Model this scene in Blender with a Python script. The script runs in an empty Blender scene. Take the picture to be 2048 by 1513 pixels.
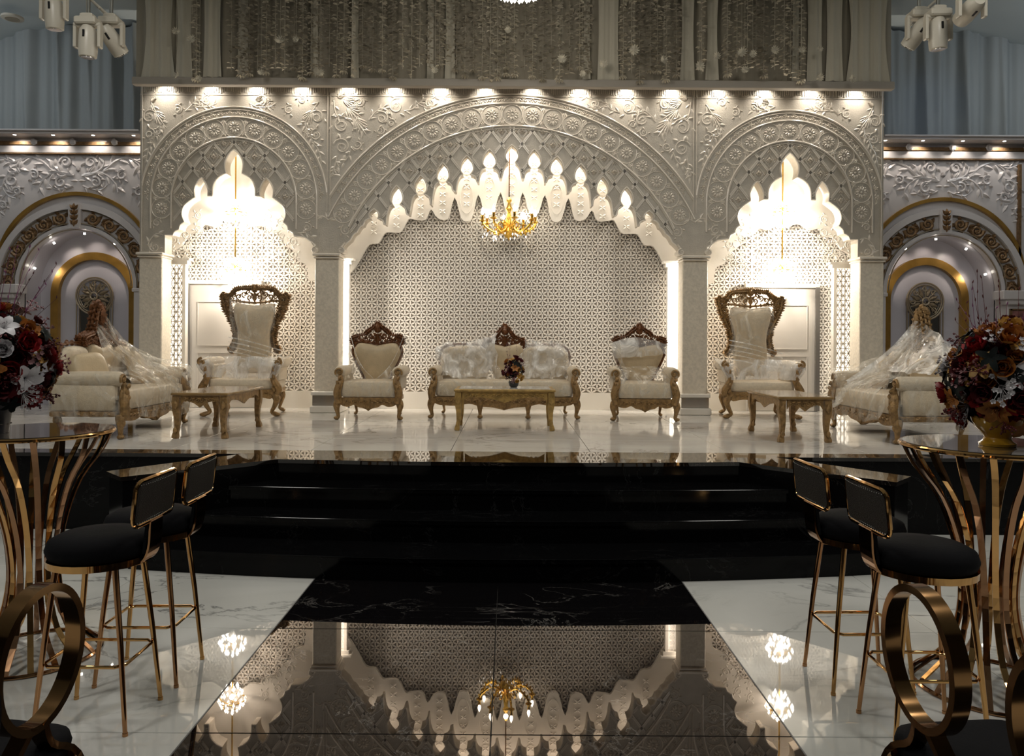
import bpy, math, random
from mathutils import Vector, Matrix, Euler, noise as mnoise
from mathutils.geometry import tessellate_polygon
PI = math.pi; TAU = 2*PI
sin, cos, sqrt = math.sin, math.cos, math.sqrt
R = random.Random(7)
sc = bpy.context.scene
C = sc.collection

# ------------------------------------------------------------------ camera, world, exposure
F = 1530.0; CX = 1019.0; CY = 680.0; H = 1.6; ROLL = 0.0065
cam_d = bpy.data.cameras.new('camera'); cam = bpy.data.objects.new('camera', cam_d); C.objects.link(cam)
cam_d.sensor_width = 36; cam_d.lens = F/2048*36
cam_d.shift_x = (1024-CX)/2048; cam_d.shift_y = -(756.5-CY)/2048
_c, _s = cos(ROLL), sin(ROLL)
cam.matrix_world = Matrix(((_c, -_s, 0, 0), (0, 0, -1, 0), (_s, _c, 0, H), (0, 0, 0, 1)))
cam_d.clip_start = 0.05; cam_d.clip_end = 100
sc.camera = cam
TWEAK = None
w = bpy.data.worlds.new('hall_air'); sc.world = w; w.use_nodes = True
w.node_tree.nodes['Background'].inputs[0].default_value = (0.75, 0.85, 1.0, 1)
w.node_tree.nodes['Background'].inputs[1].default_value = 0.004
vs = sc.view_settings; vs.view_transform = 'Standard'; vs.look = 'None'; vs.gamma = 1; vs.exposure = 0.0; vs.use_curve_mapping = False
cy = sc.cycles
cy.max_bounces = 8; cy.diffuse_bounces = 3; cy.glossy_bounces = 4; cy.transparent_max_bounces = 12; cy.transmission_bounces = 4
cy.sample_clamp_indirect = 4.0; cy.caustics_reflective = False; cy.caustics_refractive = False
cy.use_denoising = True

WARM = (1.0, 0.86, 0.68); NEUT = (1.0, 0.93, 0.84)
def light(kind, name, loc, power, color=WARM, size=0.05, rot=None, spot=None, blend=0.5, size_y=None):
    d = bpy.data.lights.new(name, kind); d.energy = power; d.color = color
    if kind == 'AREA':
        d.size = size
        if size_y: d.shape = 'RECTANGLE'; d.size_y = size_y
    else: d.shadow_soft_size = size
    if kind == 'SPOT': d.spot_size = spot; d.spot_blend = blend
    o = bpy.data.objects.new(name, d); C.objects.link(o); o.location = loc
    if rot: o.rotation_euler = rot
    return o
def aim(o, target):
    o.rotation_euler = (Vector(target)-o.location).to_track_quat('-Z', 'Y').to_euler()
# fill lights added under the hall ceiling to lift the room, no fixtures
for i, (x, y) in enumerate(((-3.6, 1.0), (3.6, 1.0), (-3.6, 4.6), (3.6, 4.6))):
    light('AREA', 'hall_ceiling_light', (x, y, 5.85), 76, (1.0, 0.97, 0.90), 0.9)
# cove light strips inside the alcove behind the facade
for (x, wd, pw) in ((0.0, 4.2, 66), (-3.63, 1.4, 9), (3.65, 1.4, 9)):
    l = light('AREA', 'cove_light', (x, 10.30, 4.45), pw, (1.0, 0.91, 0.79), wd, size_y=0.12); aim(l, (x, 10.62, 2.4))
# strip lights fixed to the back of the facade, washing the lattice
for (x, z, wx, wz, pw) in ((0, 4.15, .8, .08, .8), (-1.0, 4.02, .7, .08, .8), (1.0, 4.02, .7, .08, .8), (-1.75, 3.55, .5, .08, 2), (1.75, 3.55, .5, .08, 2), (-2.34, 1.75, .06, 1.8, 34), (2.38, 1.75, .06, 1.8, 34)):
    l = light('AREA', 'strip_light', (x, 10.225, z), pw, (1.0, 0.92, 0.80), wx, size_y=wz); l.rotation_euler = (PI/2, 0, 0) if abs(x) < 2 else (PI/2, 0, .75 if x > 0 else -.75)
# lamps over the wing curtains, out of view
for sx in (-1, 1):
    l = light('AREA', 'wing_light', (sx*7.3, 8.6, 5.3), 11, (0.90, 0.96, 1.0), .6); aim(l, (sx*6.6, 10.4, 4.6))

# ------------------------------------------------------------------ pixel -> place
def P3(px, py, Y):
    a, b = px-CX, py-CY
    u = a*_c + b*_s; v = -a*_s + b*_c
    return (u*Y/F, H - v*Y/F)
def PF(px, py, z):
    a, b = px-CX, py-CY
    u = a*_c + b*_s; v = -a*_s + b*_c
    Y = (H-z)*F/v
    return (u*Y/F, Y)

# ------------------------------------------------------------------ materials
def nodes(name):
    m = bpy.data.materials.new(name); m.use_nodes = True
    nt = m.node_tree; return m, nt, nt.nodes['Principled BSDF']
def mat(name, col, rough=0.5, metal=0.0, bump=0.0, bscale=60, var=0.0, vscale=4, coat=0.0, sheen=0.0, emit=None, estr=0.0, spec=0.5, alpha=1, trans=0.0):
    m, nt, b = nodes(name)
    b.inputs['Base Color'].default_value = (*col, 1); b.inputs['Roughness'].default_value = rough; b.inputs['Metallic'].default_value = metal
    b.inputs['Coat Weight'].default_value = coat; b.inputs['Sheen Weight'].default_value = sheen
    b.inputs['Specular IOR Level'].default_value = spec
    b.inputs['Transmission Weight'].default_value = trans
    if emit: b.inputs['Emission Color'].default_value = (*emit, 1); b.inputs['Emission Strength'].default_value = estr
    tc = nt.nodes.new('ShaderNodeTexCoord')
    if bump:
        n = nt.nodes.new('ShaderNodeTexNoise'); n.inputs['Scale'].default_value = bscale; n.inputs['Detail'].default_value = 4
        nt.links.new(tc.outputs['Object'], n.inputs['Vector'])
        bp = nt.nodes.new('ShaderNodeBump'); bp.inputs['Strength'].default_value = bump; bp.inputs['Distance'].default_value = 0.01
        nt.links.new(n.outputs['Fac'], bp.inputs['Height']); nt.links.new(bp.outputs['Normal'], b.inputs['Normal'])
    if var:
        n = nt.nodes.new('ShaderNodeTexNoise'); n.inputs['Scale'].default_value = vscale; n.inputs['Detail'].default_value = 5
        nt.links.new(tc.outputs['Object'], n.inputs['Vector'])
        r = nt.nodes.new('ShaderNodeValToRGB')
        r.color_ramp.elements[0].position = 0.35; r.color_ramp.elements[1].position = 0.65
        r.color_ramp.elements[0].color = (*[c*(1-var) for c in col], 1); r.color_ramp.elements[1].color = (*[min(1, c*(1+var*0.6)) for c in col], 1)
        nt.links.new(n.outputs['Fac'], r.inputs['Fac']); nt.links.new(r.outputs['Color'], b.inputs['Base Color'])
    return m
def marble(name, base, vein, rough, scale, thin, coat=0.0, soft=None):
    m, nt, b = nodes(name)
    tc = nt.nodes.new('ShaderNodeNewGeometry')
    n1 = nt.nodes.new('ShaderNodeTexNoise'); n1.inputs['Scale'].default_value = scale; n1.inputs['Detail'].default_value = 7; n1.inputs['Roughness'].default_value = 0.6; n1.inputs['Distortion'].default_value = 1.1
    mp = nt.nodes.new('ShaderNodeMapping'); mp.inputs['Scale'].default_value = (1, 1.6, 1); mp.inputs['Rotation'].default_value = (0, 0, 0.5)
    nt.links.new(tc.outputs['Position'], mp.inputs['Vector']); nt.links.new(mp.outputs['Vector'], n1.inputs['Vector'])
    s = nt.nodes.new('ShaderNodeMath'); s.operation = 'SUBTRACT'; s.inputs[1].default_value = 0.5; nt.links.new(n1.outputs['Fac'], s.inputs[0])
    a = nt.nodes.new('ShaderNodeMath'); a.operation = 'ABSOLUTE'; nt.links.new(s.outputs[0], a.inputs[0])
    r = nt.nodes.new('ShaderNodeValToRGB'); e = r.color_ramp.elements
    e[0].position = 0.0; e[0].color = (1, 1, 1, 1); e[1].position = thin; e[1].color = (0, 0, 0, 1)
    nt.links.new(a.outputs[0], r.inputs['Fac'])
    n2 = nt.nodes.new('ShaderNodeTexNoise'); n2.inputs['Scale'].default_value = scale*0.9; n2.inputs['Detail'].default_value = 3
    nt.links.new(tc.outputs['Position'], n2.inputs['Vector'])
    r2 = nt.nodes.new('ShaderNodeValToRGB'); r2.color_ramp.elements[0].position = 0.42; r2.color_ramp.elements[1].position = 0.62
    nt.links.new(n2.outputs['Fac'], r2.inputs['Fac'])
    mul = nt.nodes.new('ShaderNodeMath'); mul.operation = 'MULTIPLY'; nt.links.new(r.outputs['Color'], mul.inputs[0]); nt.links.new(r2.outputs['Color'], mul.inputs[1])
    mx = nt.nodes.new('ShaderNodeMix'); mx.data_type = 'RGBA'
    nt.links.new(mul.outputs[0], mx.inputs[0]); mx.inputs[6].default_value = (*base, 1); mx.inputs[7].default_value = (*vein, 1)
    last = mx.outputs[2]
    if soft:
        n3 = nt.nodes.new('ShaderNodeTexNoise'); n3.inputs['Scale'].default_value = scale*0.7; n3.inputs['Detail'].default_value = 4; n3.inputs['Distortion'].default_value = 2.0
        nt.links.new(mp.outputs['Vector'], n3.inputs['Vector'])
        r3 = nt.nodes.new('ShaderNodeValToRGB'); r3.color_ramp.elements[0].position = 0.3; r3.color_ramp.elements[1].position = 0.6
        r3.color_ramp.elements[0].color = (*soft, 1); r3.color_ramp.elements[1].color = (1, 1, 1, 1)
        nt.links.new(n3.outputs['Fac'], r3.inputs['Fac'])
        m2 = nt.nodes.new('ShaderNodeMix'); m2.data_type = 'RGBA'; m2.blend_type = 'MULTIPLY'; m2.inputs[0].default_value = 1
        nt.links.new(last, m2.inputs[6]); nt.links.new(r3.outputs['Color'], m2.inputs[7]); last = m2.outputs[2]
    nt.links.new(last, b.inputs['Base Color'])
    b.inputs['Roughness'].default_value = rough; b.inputs['Coat Weight'].default_value = coat; b.inputs['Coat Roughness'].default_value = 0.02
    return m
def plastic(name, tint, lo, hi, scale):
    m = bpy.data.materials.new(name); m.use_nodes = True; nt = m.node_tree
    b = nt.nodes['Principled BSDF']; out = nt.nodes['Material Output']
    b.inputs['Base Color'].default_value = (*tint, 1); b.inputs['Roughness'].default_value = 0.07; b.inputs['Specular IOR Level'].default_value = 1.0
    tr = nt.nodes.new('ShaderNodeBsdfTransparent'); tr.inputs[0].default_value = (0.97, 0.96, 0.94, 1)
    tc = nt.nodes.new('ShaderNodeTexCoord')
    mp = nt.nodes.new('ShaderNodeMapping'); mp.inputs['Scale'].default_value = (1, 1, 0.55); mp.inputs['Rotation'].default_value = (0.4, 0.7, 0)
    nt.links.new(tc.outputs['Object'], mp.inputs['Vector'])
    n = nt.nodes.new('ShaderNodeTexNoise'); n.inputs['Scale'].default_value = scale; n.inputs['Detail'].default_value = 3; n.inputs['Roughness'].default_value = 0.55; n.inputs['Distortion'].default_value = 1.5
    nt.links.new(mp.outputs['Vector'], n.inputs['Vector'])
    r = nt.nodes.new('ShaderNodeMapRange'); r.inputs[1].default_value = 0.42; r.inputs[2].default_value = 0.72; r.inputs[3].default_value = lo; r.inputs[4].default_value = hi
    nt.links.new(n.outputs['Fac'], r.inputs[0])
    bp = nt.nodes.new('ShaderNodeBump'); bp.inputs['Strength'].default_value = 0.8; bp.inputs['Distance'].default_value = 0.06
    nt.links.new(n.outputs['Fac'], bp.inputs['Height']); nt.links.new(bp.outputs['Normal'], b.inputs['Normal'])
    mx = nt.nodes.new('ShaderNodeMixShader')
    nt.links.new(r.outputs[0], mx.inputs[0]); nt.links.new(tr.outputs[0], mx.inputs[1]); nt.links.new(b.outputs[0], mx.inputs[2])
    nt.links.new(mx.outputs[0], out.inputs[0])
    return m
M = {
 'plaster': mat('pearl_plaster', (0.72, 0.655, 0.565), 0.24, bump=0.12, bscale=90, var=0.06, vscale=6, spec=0.6),  # relief toned lighter than the field: its highlights are put into the colour
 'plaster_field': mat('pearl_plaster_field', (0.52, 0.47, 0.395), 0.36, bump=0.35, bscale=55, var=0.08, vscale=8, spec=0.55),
 'shaft': mat('textured_shaft', (0.70, 0.63, 0.52), 0.42, bump=0.5, bscale=38, var=0.10, vscale=30, spec=0.5),
 'sidewall': mat('glossy_white_plaster', (0.56, 0.53, 0.53), 0.28, bump=0.05, bscale=30, spec=0.6),
 'niche': mat('lilac_white_paint', (0.52, 0.50, 0.55), 0.33, bump=0.03, spec=0.5),
 'cream': mat('cream_panel', (0.80, 0.755, 0.68), 0.5, bump=0.05),
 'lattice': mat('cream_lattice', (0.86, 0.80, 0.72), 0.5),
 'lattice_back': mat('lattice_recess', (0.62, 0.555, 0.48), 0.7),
 'door': mat('door_paint', (0.62, 0.58, 0.53), 0.45),
 'grey': mat('door_frame_grey', (0.13, 0.12, 0.11), 0.5),
 'gold_trim': mat('gold_trim_paint', (0.42, 0.24, 0.055), 0.3, 0.55, bump=0.15, bscale=40, var=0.2, vscale=5),
 'bronze': mat('bronze_carving', (0.22, 0.13, 0.06), 0.38, 0.4, bump=0.5, bscale=60, var=0.25, vscale=30),
 'grille': mat('bronze_grille', (0.36, 0.29, 0.20), 0.35, 0.5, bump=0.4, bscale=60),
 'wood_gold': mat('gilt_carved_wood', (0.31, 0.185, 0.072), 0.38, 0.25, bump=0.6, bscale=70, var=0.35, vscale=25),
 'wood_table': mat('gilt_table_wood', (0.44, 0.28, 0.09), 0.33, 0.25, bump=0.4, bscale=60, var=0.3, vscale=20),
 'mahogany': mat('mahogany_carving', (0.17, 0.065, 0.022), 0.3, 0.15, bump=0.5, bscale=70, var=0.4, vscale=25),
 'fabric': mat('cream_brocade', (0.64, 0.535, 0.39), 0.55, bump=0.35, bscale=120, var=0.08, vscale=30, sheen=0.3),
 'fabric_tan': mat('tan_satin', (0.56, 0.44, 0.28), 0.42, bump=0.25, bscale=60, var=0.08, vscale=12),
 'plastic': plastic('clear_plastic_wrap', (0.95, 0.90, 0.80), 0.05, 0.55, 5),
 'plastic_thin': plastic('thin_plastic_wrap', (0.95, 0.90, 0.80), 0.03, 0.40, 6),
 'plastic_milky': plastic('milky_plastic_wrap', (1.0, 0.97, 0.92), 0.22, 0.92, 5),
 'marble_w': marble('white_marble', (0.69, 0.68, 0.64), (0.22, 0.22, 0.21), 0.02, 0.6, 0.012, soft=(0.80, 0.81, 0.80)),
 'marble_s': marble('stage_marble', (0.72, 0.69, 0.64), (0.40, 0.37, 0.33), 0.06, 0.9, 0.02, soft=(0.86, 0.85, 0.84)),
 'marble_b': marble('black_marble', (0.0045, 0.004, 0.0045), (0.16, 0.15, 0.14), 0.012, 1.9, 0.0085),
 'marble_br': marble('dark_border_marble', (0.008, 0.006, 0.005), (0.10, 0.08, 0.07), 0.03, 2.2, 0.01, coat=1.0),
 'marble_r': marble('black_riser_marble', (0.003, 0.003, 0.0033), (0.03, 0.03, 0.03), 0.10, 1.9, 0.006),
 'antique': mat('antique_bronze_wood', (0.27, 0.165, 0.075), 0.38, 0.3, bump=0.5, bscale=70, var=0.35, vscale=25),
 'ring': mat('dark_gold_ring', (0.36, 0.20, 0.085), 0.13, 1.0),
 'ringblk': mat('black_gloss_ring', (0.01, 0.009, 0.009), 0.15),
 'table_top_dark': mat('varnished_table_top', (0.27, 0.165, 0.065), 0.16, 0.0, var=0.2, vscale=8, coat=.5),
 'cool_glow': mat('cool_light_glow', (1, 1, 1), 0.5, emit=(.85, .93, 1.0), estr=5),
 'grout': mat('grout', (0.16, 0.155, 0.15), 0.6),
 'gold': mat('polished_gold_steel', (0.62, 0.36, 0.14), 0.07, 1.0),
 'rose_gold': mat('copper_gold_steel', (0.50, 0.27, 0.13), 0.10, 1.0),
 'dgold': mat('dark_gold_strap', (0.36, 0.20, 0.11), 0.14, 1.0),
 'velvet': mat('black_velvet', (0.003, 0.003, 0.004), 0.9, sheen=0.0, spec=.15, bump=0.1, bscale=80),
 'blacklth': mat('black_leather', (0.004, 0.004, 0.004), 0.55, bump=0.1, spec=.2),
 'panelblk': mat('black_mesh_panel', (0.006, 0.005, 0.005), 0.45, spec=.2, bump=0.6, bscale=250),
 'stud': mat('silver_stud', (0.8, 0.8, 0.78), 0.15, 1.0),
 'drape': mat('grey_sheer_drape', (0.29, 0.255, 0.195), 0.8, bump=0.1, bscale=50),
 'drape2': mat('ivory_drape_strip', (0.52, 0.475, 0.38), 0.75, bump=0.1, bscale=50),
 'petal': mat('paper_petal', (0.64, 0.58, 0.46), 0.8, var=0.3, vscale=9),
 'petal2': mat('paper_petal_dark', (0.46, 0.41, 0.32), 0.8, var=0.3, vscale=9),
 'curtain': mat('blue_grey_curtain', (0.33, 0.355, 0.36), 0.7, bump=0.1, bscale=20),
 'ceil': mat('ceiling_paint', (0.52, 0.58, 0.60), 0.7, bump=0.02),
 'darkwall': mat('dark_hall_wall', (0.022, 0.019, 0.016), 0.6, bump=0.05),
 'white_shell': mat('ivory_lamp_housing', (0.55, 0.51, 0.43), 0.35),
 'black': mat('black_plastic', (0.01, 0.01, 0.01), 0.25),
 'lens': mat('glass_lens', (0.02, 0.02, 0.03), 0.03, coat=1.0),
 'chrome': mat('brushed_steel', (0.62, 0.60, 0.57), 0.14, 1.0),
 'canopy': mat('canopy_board', (0.36, 0.32, 0.27), 0.5),
 'lamp': mat('lamp_glow', (1, 1, 1), 0.5, emit=(1.0, 0.92, 0.78), estr=14),
 'bulb': mat('candle_bulb_glow', (1, 1, 1), 0.5, emit=(1.0, 0.9, 0.72), estr=25),
 'panel_glow': mat('light_panel_glow', (1, 1, 1), 0.5, emit=(1.0, 0.92, 0.78), estr=1.9),
 'chand_glow': mat('crystal_glow', (1, 1, 1), 0.2, emit=(1.0, 0.94, 0.84), estr=16),
 'crystal': mat('cut_crystal', (0.95, 0.95, 0.95), 0.04, 0.0, trans=0.6, spec=0.8, emit=(1.0, 0.94, 0.84), estr=0.9),
 'gilt': mat('chandelier_gilt', (0.80, 0.50, 0.10), 0.2, 1.0, bump=0.3, bscale=90),
 'mirror': mat('mirror_glass', (0.75, 0.75, 0.74), 0.03, 1.0),
 'glass_top': mat('dark_glass_top', (0.10, 0.09, 0.08), 0.03, coat=1.0, spec=1.0),
 'vase_dark': mat('charcoal_vase', (0.035, 0.034, 0.040), 0.35),
 'vase_gold': mat('amber_glazed_vase', (0.62, 0.33, 0.03), 0.18, coat=0.6),
 'vase_tiny': mat('small_black_pot', (0.02, 0.02, 0.02), 0.3),
 'leaf': mat('dark_silk_leaf', (0.006, 0.009, 0.008), 0.7, var=0.3, spec=.15),
 'red': mat('red_petal', (0.30, 0.012, 0.014), 0.5, var=0.3, vscale=25),
 'burgundy': mat('burgundy_petal', (0.11, 0.012, 0.015), 0.5, var=0.3, vscale=25),
 'orange': mat('rust_orange_petal', (0.42, 0.16, 0.03), 0.5, var=0.35, vscale=25),
 'amber': mat('amber_petal', (0.50, 0.27, 0.05), 0.5, var=0.3, vscale=25),
 'wpetal': mat('white_petal', (0.66, 0.64, 0.66), 0.5, var=0.12, vscale=25),
 'pink': mat('dusty_pink_sprig', (0.42, 0.24, 0.25), 0.5),
 'purple': mat('purple_grass', (0.20, 0.05, 0.14), 0.5),
 'twig': mat('dark_twig', (0.09, 0.03, 0.035), 0.6),
 'picture': mat('reddish_picture', (0.22, 0.10, 0.09), 0.4, var=0.6, vscale=6),
}

for k_, ior, tint in (('marble_b', 1.8, (1.0, .80, .66, 1)), ('marble_r', 1.25, (1, 1, 1, 1)), ('marble_w', 1.7, (1, 1, 1, 1))):
    _b = M[k_].node_tree.nodes['Principled BSDF']; _b.inputs['IOR'].default_value = ior; _b.inputs['Specular Tint'].default_value = tint
# ------------------------------------------------------------------ mesh building
class MB:
    def __init__(s): s.v = []; s.f = []
    def add(s, vs, fs):
        n = len(s.v); s.v.extend(vs); s.f.extend([tuple(i+n for i in f) for f in fs]); return s
    def box(s, c, d, rz=0, taper=1.0):
        x, y, z = c; a, b, h = d[0]/2, d[1]/2, d[2]/2; ca, sa = cos(rz), sin(rz); vs = []
        for k, t in ((-h, 1.0), (h, taper)):
            for i, j in ((-a, -b), (a, -b), (a, b), (-a, b)):
                i *= t; j *= t; vs.append((x+i*ca-j*sa, y+i*sa+j*ca, z+k))
        return s.add(vs, [(3, 2, 1, 0), (4, 5, 6, 7), (0, 1, 5, 4), (1, 2, 6, 5), (2, 3, 7, 6), (3, 0, 4, 7)])
    def rbox(s, c, d, r=0.01):
        "box with chamfered vertical and horizontal edges"
        x, y, z = c; a, b, h = d[0]/2, d[1]/2, d[2]/2
        def ring(k, ins):
            aa, bb = a-ins, b-ins
            return [(x-aa+r, y-bb, k), (x+aa-r, y-bb, k), (x+aa, y-bb+r, k), (x+aa, y+bb-r, k), (x+aa-r, y+bb, k), (x-aa+r, y+bb, k), (x-aa, y+bb-r, k), (x-aa, y-bb+r, k)]
        vs = ring(z-h, r)+ring(z-h+r, 0)+ring(z+h-r, 0)+ring(z+h, r)
        fs = [tuple(range(7, -1, -1)), tuple(range(24, 32))]
        for q in range(3):
            for i in range(8): fs.append((q*8+i, q*8+(i+1) % 8, q*8+8+(i+1) % 8, q*8+8+i))
        return s.add(vs, fs)
    def tube(s, pts, rad, n=6, closed=False, caps=True, flat=None):
        pts = [Vector(p) for p in pts]; m = len(pts)
        rr = rad if isinstance(rad, (list, tuple)) else [rad]*m
        vs = []; up = None
        for i in range(m):
            if closed: t = pts[(i+1) % m]-pts[i-1]
            else: t = pts[min(i+1, m-1)]-pts[max(i-1, 0)]
            if t.length < 1e-9: t = Vector((0, 0, 1))
            t.normalize()
            if up is None:
                up = Vector((0, 1, 0)) if abs(t.y) < 0.9 else Vector((1, 0, 0))
            sd = t.cross(up)
            if sd.length < 1e-6: sd = t.cross(Vector((1, 0, 0.1)))
            sd.normalize(); up = sd.cross(t).normalized()
            ru = rr[i]; rs = rr[i]
            if flat: ru = flat
            for k in range(n):
                a = TAU*(k+0.5)/n
                vs.append(tuple(pts[i]+sd*(rs*cos(a))+up*(ru*sin(a))))
        fs = []
        for i in range(m if closed else m-1):
            j = (i+1) % m
            for k in range(n): fs.append((i*n+k, i*n+(k+1) % n, j*n+(k+1) % n, j*n+k))
        if caps and not closed: fs.append(tuple(range(n-1, -1, -1))); fs.append(tuple((m-1)*n+k for k in range(n)))
        return s.add(vs, fs)
    def strap(s, pts, wid, thk, wdir):
        "flat bar: wdir(i)->unit vector across the width"
        pts = [Vector(p) for p in pts]; m = len(pts); vs = []
        for i in range(m):
            t = (pts[min(i+1, m-1)]-pts[max(i-1, 0)]).normalized(); wd = Vector(wdir(i)).normalized(); nn = t.cross(wd).normalized()
            for a, b in ((-1, -1), (1, -1), (1, 1), (-1, 1)): vs.append(tuple(pts[i]+wd*(a*wid/2)+nn*(b*thk/2)))
        fs = [(3, 2, 1, 0), tuple((m-1)*4+k for k in range(4))]
        for i in range(m-1):
            for k in range(4): fs.append((i*4+k, i*4+(k+1) % 4, i*4+4+(k+1) % 4, i*4+4+k))
        return s.add(vs, fs)
    def lathe(s, prof, c=(0, 0, 0), n=16, wav=None):
        vs = []; m = len(prof)
        for (r, z) in prof:
            for k in range(n):
                a = TAU*k/n; q = r*(1+(wav(a, z) if wav else 0)); vs.append((c[0]+q*cos(a), c[1]+q*sin(a), c[2]+z))
        fs = []
        for i in range(m-1):
            for k in range(n): fs.append((i*n+k, i*n+(k+1) % n, i*n+n+(k+1) % n, i*n+n+k))
        fs.append(tuple(range(n-1, -1, -1))); fs.append(tuple((m-1)*n+k for k in range(n)))
        return s.add(vs, fs)
    def sup(s, c, r, e1=0.4, e2=0.4, nu=16, nv=8, rot=None):
        "superellipsoid"
        vs = []; f = lambda t, e: math.copysign(abs(t)**e, t)
        for j in range(nv+1):
            v = -PI/2+PI*j/nv
            for i in range(nu):
                u = TAU*i/nu
                p = Vector((r[0]*f(cos(v), e1)*f(cos(u), e2), r[1]*f(cos(v), e1)*f(sin(u), e2), r[2]*f(sin(v), e1)))
                if rot: p = rot @ p
                vs.append((c[0]+p.x, c[1]+p.y, c[2]+p.z))
        fs = []
        for j in range(nv):
            for i in range(nu): fs.append((j*nu+i, j*nu+(i+1) % nu, (j+1)*nu+(i+1) % nu, (j+1)*nu+i))
        return s.add(vs, fs)
    def prism(s, pts, y0, y1, holes=None):
        "outline in x,z extruded from y0 (front) to y1"
        n = len(pts)
        tris = tessellate_polygon([[Vector((p[0], p[1], 0)) for p in pts]])
        vs = [(p[0], y0, p[1]) for p in pts]+[(p[0], y1, p[1]) for p in pts]
        fs = []
        for t in tris: fs.append(tuple(t)); fs.append(tuple(i+n for i in reversed(t)))
        for i in range(n): j = (i+1) % n; fs.append((i, j, j+n, i+n))
        return s.add(vs, fs)
    def plan(s, pts, z0, z1):
        n = len(pts); tris = tessellate_polygon([[Vector((p[0], p[1], 0)) for p in pts]])
        vs = [(p[0], p[1], z0) for p in pts]+[(p[0], p[1], z1) for p in pts]; fs = []
        for t in tris: fs.append(tuple(t)); fs.append(tuple(i+n for i in reversed(t)))
        for i in range(n): j = (i+1) % n; fs.append((i, j, j+n, i+n))
        return s.add(vs, fs)
    def pillow(s, pts, yb, puff, c=None, rings=(1.0, 0.97, 0.85, 0.6, 0.3), back=0.02):
        "puffed cushion on outline (x,z); front bulges to -y"
        n = len(pts)
        if c is None: c = (sum(p[0] for p in pts)/n, sum(p[1] for p in pts)/n)
        vs = [(p[0], yb+back, p[1]) for p in pts]
        hs = [0, .35, .72, .93, 1.0]
        for q, k in enumerate(rings):
            for p in pts: vs.append((c[0]+(p[0]-c[0])*k, yb-puff*hs[q], c[1]+(p[1]-c[1])*k))
        vs.append((c[0], yb-puff*1.02, c[1])); fs = [tuple(range(n))]
        for q in range(len(rings)):
            for i in range(n): j = (i+1) % n; fs.append((q*n+i, q*n+j, q*n+n+j, q*n+n+i))
        b = len(rings)*n
        for i in range(n): fs.append((b+i, b+(i+1) % n, len(vs)-1))
        return s.add(vs, fs)
    def leaf(s, x, y, z, ang, L, W, D, n=3):
        "carved leaf in the x,z plane, ridge raised to -y; ang from +x towards +z"
        ca, sa = cos(ang), sin(ang)
        o = [(0, 0), (.3, .5), (.62, .42), (1, 0), (.62, -.42), (.3, -.5)]
        vs = []
        for a, b in o: vs.append((x+L*a*ca-W*b*sa, y, z+L*a*sa+W*b*ca))
        for a in (.32, .66): vs.append((x+L*a*ca, y-D, z+L*a*sa))
        for a, b in o: vs.append((x+L*a*ca-W*b*sa, y+D*.6, z+L*a*sa+W*b*ca))
        fs = [(0, 6, 1), (1, 6, 7, 2), (2, 7, 3), (3, 7, 4), (4, 7, 6, 5), (5, 6, 0), (13, 12, 11, 10, 9, 8)]
        for i in range(6): j = (i+1) % 6; fs.append((i, j, 8+j, 8+i))
        return s.add(vs, fs)
    def xform(s, mtx, start=0):
        for i in range(start, len(s.v)): s.v[i] = tuple(mtx @ Vector(s.v[i]))
        return s
    def mesh(s, name, m, smooth=True, ang=0.7):
        me = bpy.data.meshes.new(name); me.from_pydata(s.v, [], s.f); me.validate()
        me.materials.append(m)
        if smooth:
            me.polygons.foreach_set('use_smooth', [True]*len(me.polygons))
            try: me.set_sharp_from_angle(angle=ang)
            except Exception: pass
        me.update(); return me
    def obj(s, name, m, parent=None, smooth=True, label=None, kind=None, ang=0.7):
        me = s.mesh(name, m, smooth, ang)
        return put(name, me, parent, label=label, kind=kind)
def put(name, me, parent=None, loc=None, rot=None, scale=None, label=None, kind=None):
    o = bpy.data.objects.new(name, me); C.objects.link(o)
    if parent: o.parent = parent
    if loc: o.location = loc
    if rot: o.rotation_euler = rot
    if scale: o.scale = scale if isinstance(scale, (tuple, list)) else (scale,)*3
    if label: o['label'] = label
    if kind: o['kind'] = kind
    return o
def thing(name, label, cat, loc=(0, 0, 0), rz=0, group=None, rot=None):
    o = bpy.data.objects.new(name, None); C.objects.link(o); o.empty_display_size = 0.1
    o.location = loc; o.rotation_euler = rot if rot else (0, 0, rz); o['label'] = label; o['category'] = cat
    if group: o['group'] = group
    return o
def tag(o, label, cat, group=None, kind=None):
    o['label'] = label; o['category'] = cat
    if group: o['group'] = group
    if kind: o['kind'] = kind
    return o
def struct(o, label=None):
    o['kind'] = 'structure'
    if label: o['label'] = label
    return o
def copy_tree(o, parent=None):
    c = o.copy(); C.objects.link(c); c.parent = parent
    for ch in KIDS.get(o.name, None) or [x for x in o.children]: copy_tree(ch, c)
    return c
KIDS = {}
ORD = ['first', 'second', 'third', 'fourth', 'fifth', 'sixth', 'seventh', 'eighth', 'ninth', 'tenth', 'eleventh', 'twelfth', 'thirteenth', 'fourteenth', 'fifteenth', 'sixteenth', 'seventeenth', 'eighteenth', 'nineteenth', 'twentieth']
TENS = {20: ('twentieth', 'twenty'), 30: ('thirtieth', 'thirty'), 40: ('fortieth', 'forty')}
for _k in range(21, 46): ORD.append(TENS[_k//10*10][0] if _k % 10 == 0 else TENS[_k//10*10][1]+'-'+ORD[_k % 10-1])
def ordinal(i, n):
    if i < len(ORD) and i <= n//2: return ('leftmost' if i == 0 else ORD[i]+' from the left')
    j = n-1-i
    if j < len(ORD): return ('rightmost' if j == 0 else ORD[j]+' from the right')
    return 'number %d from the left' % (i+1)
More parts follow.
